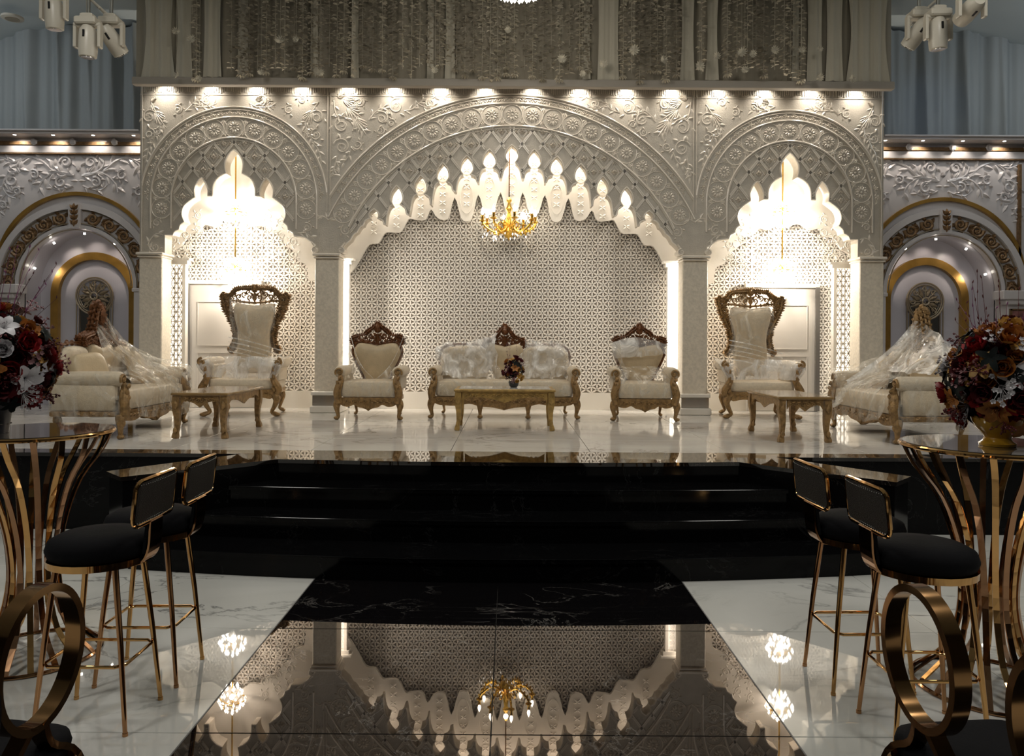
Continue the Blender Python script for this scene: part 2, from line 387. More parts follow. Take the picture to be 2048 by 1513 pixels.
def catmull(pts, k=5, closed=False):
    n = len(pts); out = []
    P = [Vector(p) for p in pts]
    rng = range(n if closed else n-1)
    for i in rng:
        if closed: p0, p1, p2, p3 = P[i-1], P[i], P[(i+1) % n], P[(i+2) % n]
        else: p0, p1, p2, p3 = P[max(i-1, 0)], P[i], P[i+1], P[min(i+2, n-1)]
        for q in range(k):
            t = q/k
            out.append(0.5*((2*p1)+(-p0+p2)*t+(2*p0-5*p1+4*p2-p3)*t*t+(-p0+3*p1-3*p2+p3)*t**3))
    if not closed: out.append(P[-1])
    return out
def spiral(cx, cz, r, a0, turns=1.4, d=1, n=16, tail=None, r_end=0.15):
    out = []
    for i in range(n+1):
        t = i/n; rr = r*(1-t*(1-r_end)); a = a0+d*TAU*turns*t; out.append((cx+rr*cos(a), cz+rr*sin(a)))
    if tail: out = [tail]+out
    return out
def plane_tube(mb, pts2, y, r0, r1=None, n=5, closed=False):
    m = len(pts2); r1 = r0 if r1 is None else r1
    return mb.tube([(p[0], y, p[1]) for p in pts2], [r0+(r1-r0)*i/max(1, m-1) for i in range(m)], n, closed=closed)
def scroll_motif(mb, x, z, r, a0, d, y, t):
    "C-scroll with inner curl and acanthus tufts"
    plane_tube(mb, spiral(x, z, r, a0, 1.35, d, 18, r_end=.25), y, t, t*.55)
    plane_tube(mb, spiral(x, z, r*.45, a0+2.5, .8, -d, 8, r_end=.4), y, t*.8, t*.4)
    for k in range(4):
        a = a0+d*(0.6+1.1*k); mb.leaf(x+r*cos(a), y, z+r*sin(a), a+d*.8, r*.75, r*.36, t*1.3)
def tendril(mb, pts, y, t, leafs=4, seed=0, L=None):
    c = catmull([(p[0], p[1], 0) for p in pts], 6); c = [(p.x, p.y) for p in c]
    plane_tube(mb, c, y, t, t*.5)
    for k in range(leafs):
        i = int((k+.7)/(leafs+.4)*(len(c)-2)); a = math.atan2(c[i+1][1]-c[i][1], c[i+1][0]-c[i][0]); sgn = 1 if (k+seed) % 2 else -1
        l = L or t*7
        mb.leaf(c[i][0], y, c[i][1], a+sgn*.75, l, l*.42, t*1.1)
def carved(mb, pts, y, t, L, outward=None, step=1, jag=.9):
    "chain of leaves on a rib: jagged carved frame edge"
    plane_tube(mb, pts, y, t)
    for i in range(0, len(pts)-1, step):
        dx, dz = pts[i+1][0]-pts[i][0], pts[i+1][1]-pts[i][1]; a = math.atan2(dz, dx)
        for sgn in ((1, -1) if outward is None else (outward,)):
            mb.leaf(pts[i][0], y, pts[i][1], a+sgn*jag, L*R.uniform(.75, 1.15), L*.5, t*1.3)

# ================================================================== STRUCTURE
SH = 0.64                       # stage height
SF = 6.36                       # stage front line
YF, YB = 10.0, 10.6             # facade plane and lattice wall
XC = 0.016                      # facade axis
Y0, Y1, XW = -4.0, 12.0, 9.0
# floor: slab with tiles of its own
mb = MB(); mb.box((0, (Y0+SF)/2+1, -0.06), (2*XW, SF-Y0+2, 0.1)); floor = struct(mb.obj('floor', M['grout'], smooth=False))
JX = -0.065
tile_w = MB().rbox((0, 0, -0.005), (1.196, 1.116, 0.012), 0.002).mesh('tile', M['marble_w'], False)
tile_b = MB().rbox((0, 0, -0.005), (1.217, 1.116, 0.012), 0.002).mesh('tile', M['marble_b'], False)
yj = PF(560, 1258, 0)[1]
for r_ in range(-5, 3):
    yc = yj+r_*1.12+.56
    for i in range(2):
        put('tile', tile_b, floor, (JX-.61+i*1.22, yc, 0), label='polished black marble tile' )
    for sgn in (-1, 1):
        for i in range(6):
            put('tile', tile_w, floor, (JX+sgn*(1.22+.6+i*1.2), yc, 0), label='white grey-veined marble tile')
# brass strip at the edge of the black runner
for sgn in (-1, 1):
    MB().box((JX+sgn*1.22, (Y0+SF)/2, 0.0012), (0.006, SF-Y0, 0.003)).obj('edge_strip', M['grout'], floor, False)
# hall shell
mb = MB()
prof = [(-XW, 5.0), (-8.2, 5.35), (-7.2, 5.70), (-6.5, 5.88), (-5.8, 5.95), (5.8, 5.95), (6.5, 5.88), (7.2, 5.70), (8.2, 5.35), (XW, 5.0)]
mb.prism(prof+[(XW, 6.2), (-XW, 6.2)], Y0, Y1); struct(mb.obj('ceiling', M['ceil'], ang=.4))
struct(MB().box((-XW-.05, (Y0+Y1)/2, 2.6), (.1, Y1-Y0, 5.4)).obj('wall_left', M['darkwall'], smooth=False))
struct(MB().box((XW+.05, (Y0+Y1)/2, 2.6), (.1, Y1-Y0, 5.4)).obj('wall_right', M['darkwall'], smooth=False))
struct(MB().box((0, Y0-.05, 3), (2*XW, .1, 6.2)).obj('wall_rear', M['darkwall'], smooth=False))
struct(MB().box((0, Y1+.05, 3), (2*XW, .1, 6.2)).obj('wall_back', M['darkwall'], smooth=False))

# ------------------------------------------------------------------ stage
stage = thing('stage', 'raised stage with white marble top, black marble front and central curved steps', 'stage', (0, 0, 0))
def arc_front(yc, sag, hw, n=14):
    return [(-hw+2*hw*i/n, yc+sag*((-hw+2*hw*i/n)/2.6)**2) for i in range(n+1)]
TOPC = 6.0
inL = (-1.83, 6.09); endL = (-2.66, 5.27); endL2 = (-2.86, 5.48); outL = (-2.20, SF)
front_top = [(x, TOPC+.09*(x/1.83)**2) for x in [-1.83+3.66*i/12 for i in range(13)]]
body = [(-8.9, SF), outL, endL2, endL]+front_top+[(-endL[0], endL[1]), (-endL2[0], endL2[1]), (-outL[0], outL[1]), (8.9, SF), (8.9, 11.9), (-8.9, 11.9)]
MB().plan([(p[0], p[1]) for p in body], 0.0, SH-.030).obj('stage_body', M['marble_r'], stage, False)
off = .018
nose = [(-8.9, SF-off), (outL[0]-.01, SF-off), (endL2[0]-.02, endL2[1]-.005), (endL[0], endL[1]-.025)]+[(x, y-off) for x, y in front_top]+[(-endL[0], endL[1]-.025), (-endL2[0]+.02, endL2[1]-.005), (-outL[0]+.01, SF-off), (8.9, SF-off), (8.9, 6.56), (-8.9, 6.56)]
MB().plan(nose, SH-.030, SH).obj('stage_border', M['marble_br'], stage, False, label='dark marble border along the stage edge')
tile_s = MB().rbox((0, 0, -.012), (1.196, .796, .024), .002).mesh('tile', M['marble_s'], False)
MB().box((0, 9.23, SH-.03), (17.8, 5.34, .02)).obj('screed', M['grout'], stage, False)
for i in range(-7, 7):
    for j in range(6):
        put('tile', tile_s, stage, (i*1.2+.1, 6.56+.4+j*.8, SH), label='cream white marble tile')
lv = [(.16, 5.03, .24), (.32, 5.41, .20), (.48, 5.72, .14)]
prev = None
for k, (z, yc, sag) in enumerate(lv):
    hw = [2.62, 2.42, 2.12][k]
    fr = arc_front(yc, sag, hw)
    MB().plan(fr+[(hw*.94, 6.05), (-hw*.94, 6.05)], 0.002 if k == 0 else z-.16, z-.03).obj('riser', M['marble_r'], stage, False)
    fr2 = [(x, y-.02) for x, y in fr]
    MB().plan(fr2+[(hw*.94, 6.05), (-hw*.94, 6.05)], z-.03, z).obj('step_tread', M['marble_r'], stage, False)
    MB().tube([(x, y, z-.004) for x, y in fr2], .0045, 8).obj('nosing', M['marble_r'], stage, label='rounded polished step edge')

# ------------------------------------------------------------------ alcove back wall with lattice
def fx(px, py, Y=YF):
    return P3(px, py, Y)
zt = fx(1020, 172)[1]
xl, xr = fx(278, 400)[0], fx(1767, 400)[0]
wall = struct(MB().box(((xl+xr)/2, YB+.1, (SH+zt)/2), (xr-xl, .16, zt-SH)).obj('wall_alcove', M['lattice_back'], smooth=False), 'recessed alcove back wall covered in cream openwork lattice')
Kb = YB/F
def lattice_bars(mb, x0, x1, z0, z1, period, wid, y, thick, six=True):
    angs = (0, PI/3, -PI/3) if six else (PI/4, -PI/4)
    for a in angs:
        nx, nz = -sin(a), cos(a); dx, dz = cos(a), sin(a)
        cs = [x*nx+z*nz for x in (x0, x1) for z in (z0, z1)]
        k = math.ceil(min(cs)/period)
        while k*period < max(cs):
            c = k*period; k += 1
            # clip the line n.p=c to the rectangle
            t0, t1 = -1e9, 1e9; px, pz = nx*c, nz*c
            for p, d, lo, hi in ((px, dx, x0, x1), (pz, dz, z0, z1)):
                if abs(d) < 1e-9:
                    if p < lo or p > hi: t0 = 1e9
                else:
                    a1, a2 = (lo-p)/d, (hi-p)/d
                    if a1 > a2: a1, a2 = a2, a1
                    t0, t1 = max(t0, a1), min(t1, a2)
            if t1-t0 < wid: continue
            A = (px+dx*t0, pz+dz*t0); B = (px+dx*t1, pz+dz*t1); h = wid/2
            q = [(A[0]+nx*h, A[1]+nz*h), (A[0]-nx*h, A[1]-nz*h), (B[0]-nx*h, B[1]-nz*h), (B[0]+nx*h, B[1]+nz*h)]
            vs = [(u, y-thick, v) for u, v in q]+[(u, y, v) for u, v in q]
            mb.add(vs, [(0, 1, 2, 3), (0, 1, 5, 4), (1, 2, 6, 5), (2, 3, 7, 6), (3, 0, 4, 7)])
zb = P3(1020, 785, YB)[1]
mb = MB()
def petal_grid(mb, x0, x1, z0, z1, per, y, thick):
    "six-petal flowers on a triangular grid: petals run between neighbouring nodes"
    s = per; h = s*sqrt(3)/2
    j = 0; x = x0
    while x < x1:
        z = z0+(s/2 if j % 2 else 0)
        while z < z1:
            for a in (PI/6, PI/2, -PI/6):
                dx, dz = cos(a)*s, sin(a)*s
                if x+dx > x1 or z+dz > z1 or z+dz < z0: continue
                nx, nz = -sin(a), cos(a); wv = s*.15; e = s*.06
                q = [(x+nx*e, z+nz*e), (x+dx*.5+nx*wv, z+dz*.5+nz*wv), (x+dx+nx*e, z+dz+nz*e), (x+dx-nx*e, z+dz-nz*e), (x+dx*.5-nx*wv, z+dz*.5-nz*wv), (x-nx*e, z-nz*e)]
                n = len(mb.v); mb.v.extend([(u, y-thick, v) for u, v in q]+[(u, y, v) for u, v in q])
                mb.f.append(tuple(n+i for i in range(6)))
                for i in (0, 1, 3, 4): mb.f.append((n+i, n+i+1, n+i+7, n+i+6))
            z += s
        x += h; j += 1
petal_grid(mb, xl+.05, xr-.05, zb, zt-.9, .088, YB+.02, .03)
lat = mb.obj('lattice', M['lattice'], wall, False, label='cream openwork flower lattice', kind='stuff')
struct(MB().box(((xl+xr)/2, YB-.01, (SH+zb)/2), (xr-xl, .06, zb-SH)).obj('baseboard_alcove', M['cream'], smooth=False), 'cream base band below the lattice wall')
# inner lit scalloped panel in front of the lattice
YP = 10.47
# ------------------------------------------------------------------ facade openings
def SL(cxp, segs, mirror=False): pass
side_half = [
 [(121, 471), (118, 464), (109, 459)],
 [(109, 459), (107, 451), (99, 444)],
 [(99, 444), (104, 430), (101, 415), (92, 405), (78, 395)],
 [(78, 395), (79.5, 380), (74, 366), (65, 356), (57, 366), (51.5, 380), (52, 392)],
 [(43, 392), (43, 378), (38, 363), (28, 353), (16, 347)],
 [(16, 347), (18.5, 334), (17, 321), (9, 307), (0, 299)]]
def expand(segs, k=4):
    out = []
    for s in segs:
        c = catmull([(a, b, 0) for a, b in s], k)
        for p in c:
            if not out or (abs(out[-1][0]-p.x)+abs(out[-1][1]-p.y)) > .3: out.append((p.x, p.y))
    return out
sh = expand(side_half)
onions = [(275, 420, 10, .5), (230, 373, 13, 1), (182, 352, 13, 1), (138, 327, 13, 1), (90, 312, 13.5, 1), (45, 299, 13.5, 1)]
fing = [(253, 451), (206, 431), (161, 411), (113, 384), (67, 365), (22, 357)]
mid = [[(337, 508), (337, 499), (331, 491), (322, 483)], [(322, 483), (316, 472), (309, 467)], [(309, 467), (303, 457), (297, 453)], [(297, 453), (293, 444), (285, 439)]]
for i, (d, ty, hw, sz) in enumerate(onions):
    nk = ty+38*sz
    if i > 0:
        fo = fing[i-1]; L = fo[1]-nk
        mid.append([(fo[0]-1.5, fo[1]), (d+20.5, nk+.75*L), (d+18.5, nk+.4*L), (d+14, nk+.12*L), (d+7.5, nk)])
    mid.append([(d+7.5, nk), (d+hw*.95, ty+31*sz), (d+hw, ty+23*sz), (d+hw*.75, ty+12*sz), (d+hw*.3, ty+4*sz), (d, ty)]); mid.append([(d, ty), (d-hw*.3, ty+4*sz), (d-hw*.75, ty+12*sz), (d-hw, ty+23*sz), (d-hw*.95, ty+31*sz), (d-7.5, nk)])
    L = fing[i][1]-nk
    mid.append([(d-7.5, nk), (d-14, nk+.15*L), (d-18.5, nk+.45*L), (d-20, nk+.85*L), (fing[i][0]+1.5, fing[i][1])])
mid.append([(20.5, 357), (18, 346), (15.5, 336), (11, 329), (7, 325)]); mid.append([(7, 325), (12.5, 318), (13, 308), (9, 298), (0, 290)])
mh = expand(mid, 3)
KF = YF/F
ZF = lambda py: H+(CY-py)*KF              # axis-referenced px -> z
XL_, XM_, XR_ = XC-555.5*KF, XC, XC+555.5*KF
dyl = 4                                    # left-bay px are 4 lower after roll
def side_open(xc, inner):                  # inner=+1: the middle of the facade lies towards +x
    outer = [(xc-inner*d*KF, ZF(y+dyl)) for d, y in [(137, 512-dyl), (137, 471)]+sh]
    inn = [(xc+inner*d*KF, ZF(y+dyl)) for d, y in [(166, 508), (164, 489), (143, 474)]+sh]
    return outer+inn[::-1]
def mid_open(xc):
    a = [(xc-d*KF, ZF(y)) for d, y in mh]; b = [(xc+d*KF, ZF(y)) for d, y in mh]
    return a+b[::-1][1:]
so_l = side_open(XL_, 1); so_r = [(2*XC-x, z) for x, z in so_l][::-1]; mo = mid_open(XM_)
zcap = ZF(512)
Xo = XC-743.5*KF
top = ZF(174)
outline = [(Xo, zcap), (Xo, top), (2*XC-Xo, top), (2*XC-Xo, zcap)]
outline += [(p[0], p[1]) for p in so_r[::-1]]+[(p[0], p[1]) for p in mo[::-1]]+[(p[0], p[1]) for p in so_l[::-1]]
clean = [outline[0]]
for p in outline[1:]:
    if abs(p[0]-clean[-1][0])+abs(p[1]-clean[-1][1]) > .001: clean.append(p)
facade = thing('stage_facade', 'pearl white carved triple-arch facade across the back of the stage', 'facade')
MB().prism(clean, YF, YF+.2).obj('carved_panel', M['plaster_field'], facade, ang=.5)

def inside(poly, x, z):
    c = False; n = len(poly); j = n-1
    for i in range(n):
        xi, zi = poly[i]; xj, zj = poly[j]
        if (zi > z) != (zj > z) and x < (xj-xi)*(z-zi)/(zj-zi)+xi: c = not c
        j = i
    return c
# rims of the openings: thin raised lip
for op in (so_l, mo, so_r):
    plane_tube(MB(), op, YF-.004, .010)
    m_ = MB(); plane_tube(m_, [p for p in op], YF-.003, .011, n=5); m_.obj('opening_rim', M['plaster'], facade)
# arches: (centre x px-offset, centre y px, radii, extents)
yF = YF-.008
bays = [(-555.5, 404, (186, 166, 125), 400), (0, 613, (424, 406, 361), 0), (555.5, 404, (186, 166, 125), 400)]
def arch_pts(cx, cyp, r, lo, hi, x0, x1, zmin):
    out = []
    n = 72
    for i in range(n+1):
        a = lo+(hi-lo)*i/n; x = XC+(cx+r*cos(a))*KF; z = ZF(cyp-r*sin(a))
        if x0 <= x <= x1 and z <= top-.01 and z >= zmin: out.append((x, z))
    return out
for b, (cx, cyp, rad, _) in enumerate(bays):
    x0, x1 = [(-739, -370), (-366, 366), (370, 739)][b]
    for q, r in enumerate(rad):
        lo, hi = (-.05, PI+.05) if b != 1 else (.45, PI-.45)
        pts = arch_pts(cx, cyp, r, lo, hi, XC+x0*KF, XC+x1*KF, ZF(455 if b != 1 else 470))
        m_ = MB(); m_.tube([(p[0], yF, p[1]) for p in pts], .014 if q != 1 else .011, 6)
        if q != 1: m_.tube([(p[0]*1.0, yF, p[1]-.035) for p in pts], .008, 5)
        if b != 1 and q > 0:  # straight legs of the side arches
            for sg in (-1, 1):
                xx = XC+(cx+sg*r)*KF
                if XC+x0*KF < xx < XC+x1*KF: m_.tube([(xx, yF, ZF(404)), (xx, yF, ZF(462))], .012, 6)
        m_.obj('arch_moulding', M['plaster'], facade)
# medallions with rosettes
def ring2(cx, cz, r, n=28): return [(cx+r*cos(TAU*i/n), cz+r*sin(TAU*i/n)) for i in range(n)]
m_ = MB(); plane_tube(m_, ring2(0, 0, 20*KF), 0, .0065, closed=True); med_mesh = m_.mesh('medallion', M['plaster'])
m_ = MB()
for k in range(10):
    a = TAU*k/10; m_.leaf(4*KF*cos(a), 0, 4*KF*sin(a), a, 8.5*KF, 5*KF, .012)
    m_.leaf(10.5*KF*cos(a+.31), 0, 10.5*KF*sin(a+.31), a+.31, 3*KF, 3*KF, .008)
m_.sup((0, 0, 0), (2.2*KF, .012, 2.2*KF), 1, 1, 8, 4); ros_mesh = m_.mesh('rosette', M['plaster'])
centres = []
for b, (cx, cyp, rad, _) in enumerate(bays):
    rm = (rad[1]+rad[2])/2
    step = 41/rm; nn = 6 if b != 1 else 10
    for k in range(-nn, nn+1):
        a = PI/2+k*step; x = XC+(cx+rm*cos(a))*KF; z = ZF(cyp-rm*sin(a)+ (0))
        if z < ZF(478): continue
        centres.append((x, z))
        md = put('medallion', med_mesh, facade, (x, YF-.004, z)); put('rosette', ros_mesh, md, (0, 0, 0), rot=(0, -(a-PI/2), 0))
        # leaf pair in the gap between medallions
m_ = MB()
for b, (cx, cyp, rad, _) in enumerate(bays):
    rm = (rad[1]+rad[2])/2; step = 41/rm; nn = 6 if b != 1 else 10
    for k in range(-nn, nn):
        a = PI/2+(k+.5)*step
        for rr, dr in ((rad[1]-3, -1), (rad[2]+3, 1)):
            x = XC+(cx+rr*cos(a))*KF; z = ZF(cyp-rr*sin(a))
            if z < ZF(470): continue
            for s in (-.45, 0, .45): m_.leaf(x, YF, z, (a if dr > 0 else a+PI)+s, 13*KF, 4*KF, .010)
    # floral band between the outer two mouldings
    rb = (rad[0]+rad[1])/2; n = int((PI if b != 1 else 2.0)*rb/9)
    for k in range(n):
        a = (0 if b != 1 else .57)+(k+.5)*(PI if b != 1 else 2.0)/n; x = XC+(cx+rb*cos(a))*KF; z = ZF(cyp-rb*sin(a))
        x0, x1 = [(-739, -368), (-366, 366), (368, 739)][b]
        if not (XC+x0*KF < x < XC+x1*KF) or z > top-.05: continue
        if k % 2:
            for j in range(5): m_.leaf(x, YF, z, TAU*j/5+k, 6*KF, 3.6*KF, .012)
        else:
            m_.leaf(x, YF, z, a+PI/2+.7, 8*KF, 3*KF, .010); m_.leaf(x, YF, z, a-PI/2-.7, 8*KF, 3*KF, .010)
m_.obj('leaf_border', M['plaster'], facade, kind='stuff', label='small carved leaves between mouldings')
# diamond lattice in each tympanum
for b, (cx, cyp, rad, _) in enumerate(bays):
    op = (so_l, mo, so_r)[b]; r3 = rad[2]-4; m_ = MB(); fl = []
    def ok(dx, y):
        if (dx)**2+(y-cyp)**2 > r3*r3 and y < cyp+2: return False
        if b != 1 and abs(dx) > r3: return False
        if y > (455 if b != 1 else 470): return False
        return not inside(op, XC+(cx+dx)*KF, ZF(y)) and not inside(op, XC+(cx+dx)*KF, ZF(y+4))
    HWD, HHD = 20.5, 26.5
    for s in (-1, 1):
        for i in range(-26, 27):
            run = []
            for t in range(-220, 221):
                # lines x/HWD + s*y/HHD = 2i
                x = t*2.0; y = (cyp-r3)+8+s*((2*i)*HHD - x*HHD/HWD) if True else 0
                if -370 < x < 370 and 230 < y < 480 and ok(x, y): run.append((XC+(cx+x)*KF, ZF(y)))
                else:
                    if len(run) > 2:
                        for o_ in (0, 4.5*KF): plane_tube(m_, [(run[0][0], run[0][1]+o_), (run[-1][0], run[-1][1]+o_)], YF-.004, .011, n=4)
                    run = []
    for i in range(-18, 19):
        for j in range(-2, 20):
            for offx, offy in ((0, 0), (HWD, HHD)):
                x = i*2*HWD+offx; y = (cyp-r3)+8+j*2*HHD+offy+HHD
                # the centre of each diamond lies half a period below each crossing
                if ok(x, y) and ok(x-8, y) and ok(x+8, y) and ok(x, y+10):
                    X, Z = XC+(cx+x)*KF, ZF(y)
                    for k in range(4):
                        m_.leaf(X, YF, Z, PI/2*k, 7*KF, 4.5*KF, .022); m_.leaf(X, YF, Z, PI/2*k+PI/4, 6.5*KF, 3*KF, .018)
                        vx, vz = ((0, 1), (1, 0), (0, -1), (-1, 0))[k]
                        for q_ in (-.6, .6): m_.leaf(X+vx*15*KF, YF, Z+vz*20*KF, math.atan2(-vz, -vx)+q_, 8*KF, 3*KF, .018)
                    plane_tube(m_, [(X+9.5*KF*sx, Z+13*KF*sz) for sx, sz in ((1, 0), (0, 1), (-1, 0), (0, -1))], YF-.002, .0065, n=4, closed=True)
    m_.obj('diamond_relief', M['plaster'], facade, kind='stuff', label='raised diamond lattice with small flowers')
# spandrel scrolls (left half px measured, mirrored)
def both(fn):
    for s in (1, -1): fn(s)
def scroll_part(specs, s, name='scroll_relief'):
    m_ = MB()
    for sp in specs:
        kind = sp[0]
        if kind == 'c':
            _, px, py, r, a0, d = sp; x = (px-1021.5)*KF; z = ZF(py+4*(1021.5-px)/555)
            scroll_motif(m_, XC+s*x, z, r*KF*1.08, a0 if s > 0 else PI-a0, d*s, YF, .0105)
        elif kind == 't':
            _, pts, lf = sp; tendril(m_, [(XC+s*(px-1021.5)*KF, ZF(py+4*(1021.5-px)/555)) for px, py in pts], YF, .010, lf+2, L=14*KF)
        else:
            _, px, py, a, L = sp; X = XC+s*(px-1021.5)*KF; Z = ZF(py+4*(1021.5-px)/555); a2 = a if s > 0 else PI-a
            for k in range(-3, 4): m_.leaf(X+abs(k)*.0, YF, Z, a2+k*.22, L*KF*(1-abs(k)*.13), L*.16*KF, .014)
            for k in range(1, 4):
                for q in (-1, 1): m_.leaf(X+cos(a2)*L*KF*k*.22, YF, Z+sin(a2)*L*KF*k*.22, a2+q*.8, L*.4*KF, L*.13*KF, .012)
    m_.obj(name, M['plaster'], facade)
for s in (1, -1):
    scroll_part([('c', 296, 233, 13.5, .5, 1), ('c', 353, 219, 9, 2, -1), ('t', [(300, 205), (308, 222), (318, 240), (330, 255)], 5), ('l', 306, 222, -.95, 36), ('l', 300, 205, .9, 14)], s)
    scroll_part([('c', 297, 268, 11, 1.5, -1), ('c', 313, 262, 7, 3, 1), ('t', [(305, 285), (296, 295), (292, 310), (288, 325)], 4), ('t', [(318, 250), (316, 262), (306, 276), (300, 290)], 4)], s)
    scroll_part([('c', 410, 200, 10, 1, 1), ('c', 392, 206, 6, 4, -1), ('t', [(384, 212), (400, 214), (418, 212), (430, 206)], 4), ('t', [(368, 222), (380, 210), (392, 200), (404, 195)], 4)], s)
    scroll_part([('c', 520, 202, 11, 2, -1), ('c', 538, 208, 7, 1, 1), ('t', [(496, 206), (512, 214), (530, 214), (548, 214)], 4), ('l', 508, 200, .3, 16)], s)
    scroll_part([('c', 631, 234, 13.5, 2.6, -1), ('c', 575, 219, 9, 1, 1), ('t', [(634, 204), (622, 222), (610, 240), (598, 255)], 5), ('l', 622, 222, -2.1, 36), ('c', 602, 200, 9, 0, 1)], s)
    scroll_part([('c', 630, 270, 11, 1.5, 1), ('c', 613, 262, 7, 0, -1), ('t', [(622, 285), (632, 295), (638, 312), (641, 328)], 4), ('t', [(608, 250), (612, 262), (620, 276), (626, 290)], 4)], s)
    # middle spandrel
    scroll_part([('c', 681, 250, 17, .4, 1), ('c', 681, 293, 16, 2.8, -1), ('t', [(664, 200), (668, 225), (676, 235), (690, 232)], 5), ('t', [(702, 262), (706, 252), (703, 240), (697, 228)], 3)], s)
    scroll_part([('l', 706, 236, -.95, 44), ('l', 690, 214, -.6, 40), ('l', 682, 200, -.2, 34), ('l', 672, 196, .6, 20), ('c', 716, 204, 10, 1, -1)], s)
    scroll_part([('c', 790, 212, 15, 1.2, 1), ('c', 761, 236, 13, 2.4, -1), ('c', 780, 246, 8, 0, 1), ('t', [(735, 240), (750, 222), (765, 215), (776, 226)], 5), ('t', [(806, 222), (822, 218), (835, 206), (846, 196)], 4)], s)
    scroll_part([('c', 712, 290, 9, 3.5, 1), ('c', 758, 262, 8, 1, -1), ('t', [(700, 300), (690, 320), (676, 330), (664, 348)], 5), ('t', [(672, 310), (668, 330), (664, 345), (668, 352)], 4), ('c', 668, 346, 6, 0, 1)], s)
    scroll_part([('c', 857, 206, 9, 2, 1), ('t', [(828, 204), (842, 212), (856, 216), (870, 206)], 4), ('t', [(862, 196), (876, 192), (890, 193), (905, 198)], 3)], s)
    # scrolls above the capitals and corbels
    scroll_part([('c', 308, 494, 10, 2, 1), ('c', 312, 445, 8, 0, 1), ('t', [(300, 500), (296, 485), (310, 468), (325, 470)], 2)], s)
    scroll_part([('c', 613, 455, 9, 2, -1), ('t', [(594, 466), (610, 466), (628, 480)], 2), ('c', 690, 460, 10, 2, 1), ('t', [(655, 440), (668, 434), (684, 436)], 1), ('t', [(655, 440), (642, 432), (626, 436)], 1)], s)
# vertical dividers
for s in (1, -1):
    for o_ in (363, 369, 739):
        MB().tube([(XC+s*o_*KF, yF, top-.01), (XC+s*o_*KF, yF, ZF(425 if o_ < 700 else 508))], .006, 5).obj('divider_moulding', M['plaster'], facade)
# fringe under the canopy
m_ = MB(); x = Xo+.03
while x < 2*XC-Xo-.03:
    h = R.uniform(.06, .095); m_.box((x, YF-.004, top-.02-h/2), (.010, .012, h), taper=1); x += R.uniform(.022, .034)
m_.obj('fringe_moulding', M['plaster'], facade, False, kind='stuff', label='row of small vertical flutes under the canopy')
MB().box((XC, YF-.003, top-.13), (2*(XC-Xo), .008, .008)).obj('string_course', M['plaster'], facade, False)

# columns
def column(xc_px, wpx, cap=True):
    x = XC+xc_px*KF; wd = wpx*KF
    base = ZF(790)
    sh_ = MB().rbox((x, YF+.06, (zcap+base)/2), (wd, .28, zcap-base), .01).obj('column', M['shaft'], facade, False)
    m_ = MB(); m_.rbox((x, YF+.05, zcap-.012), (wd+.05, .36, .035), .008)
    m_.rbox((x, YF+.05, zcap-.05), (wd+.02, .33, .02), .005)
    if cap:
        for sg in (-1, 1):
            plane_tube(m_, spiral(x+sg*(wd/2+.012), zcap+.055, .045, PI/2, 1.5, -sg, 18), YF-.03, .012, .008)
            m_.tube([(x+sg*(wd/2+.012), YF-.03, zcap+.055), (x+sg*(wd/2+.012), YF+.2, zcap+.055)], .04, 12)
            plane_tube(m_, [(x+sg*(wd/2+.012), zcap+.10), (x+sg*(wd/2+.03), zcap+.12), (x+sg*(wd/2+.06), zcap+.16)], YF-.02, .012)
    m_.obj('capital', M['plaster'], sh_)
    m_ = MB(); m_.rbox((x, YF+.05, base+.01), (wd+.06, .38, .05), .008); m_.rbox((x, YF+.05, SH+.045), (wd+.08, .40, .09), .01)
    m_.obj('plinth', M['cream'], sh_)
    m_ = MB(); m_.rbox((x, YF+.05, (SH+.09+base-.015)/2), (wd+.03, .34, base-.015-SH-.09), .006)
    m_.obj('steel_block', M['chrome'], sh_, False, label='polished steel block')
column(-715.5, 46, False); column(-365.5, 48); column(365.5, 50); column(715.5, 48, False)
# jamb faces closing the recess on the outer sides
for s in (-1, 1):
    m_ = MB().box((XC+s*743*KF, (YF+YB)/2+.12, (SH+top)/2), (.05, YB-YF+.1, top-SH))
    struct(m_.obj('trim_%d' % (3 if s < 0 else 4), M['plaster'], smooth=False), 'side return of the carved facade')
# inner scalloped cream panel
def petal_boundary():
    pts = []
    low = [(302, 520), (285, 492), (266, 488), (253, 468), (240, 466), (220, 464), (206, 440), (194, 440), (172, 440), (161, 420), (149, 436), (127, 438), (114, 396), (101, 436), (90, 443), (79, 436), (67, 390), (55, 424), (45, 430), (35, 424), (22, 385), (11, 428), (0, 436)]
    seq = [(337, 560), (318, 545)]+low
    c = catmull([(a, b, 0) for a, b in seq], 3)
    return [(p.x, p.y) for p in c]
KP = YP/F
pb = petal_boundary()
ZP = lambda py: H+(CY-py)*KP
lower = [(XC-d*KP, ZP(y)) for d, y in pb]+[(XC+d*KP, ZP(y)) for d, y in pb[::-1][1:]]
poly = [(XC-352*KP, ZP(560)), (XC-352*KP, ZP(215)), (XC+352*KP, ZP(215)), (XC+352*KP, ZP(560))]+lower[::-1]
inner = thing('inner_arch_panel', 'cream scalloped petal-edged panel over the lattice behind the middle arch', 'panel', (0, 0, 0))
MB().prism(poly, YP, YP+.05).obj('panel_board', M['cream'], inner, ang=.5)
m_ = MB()
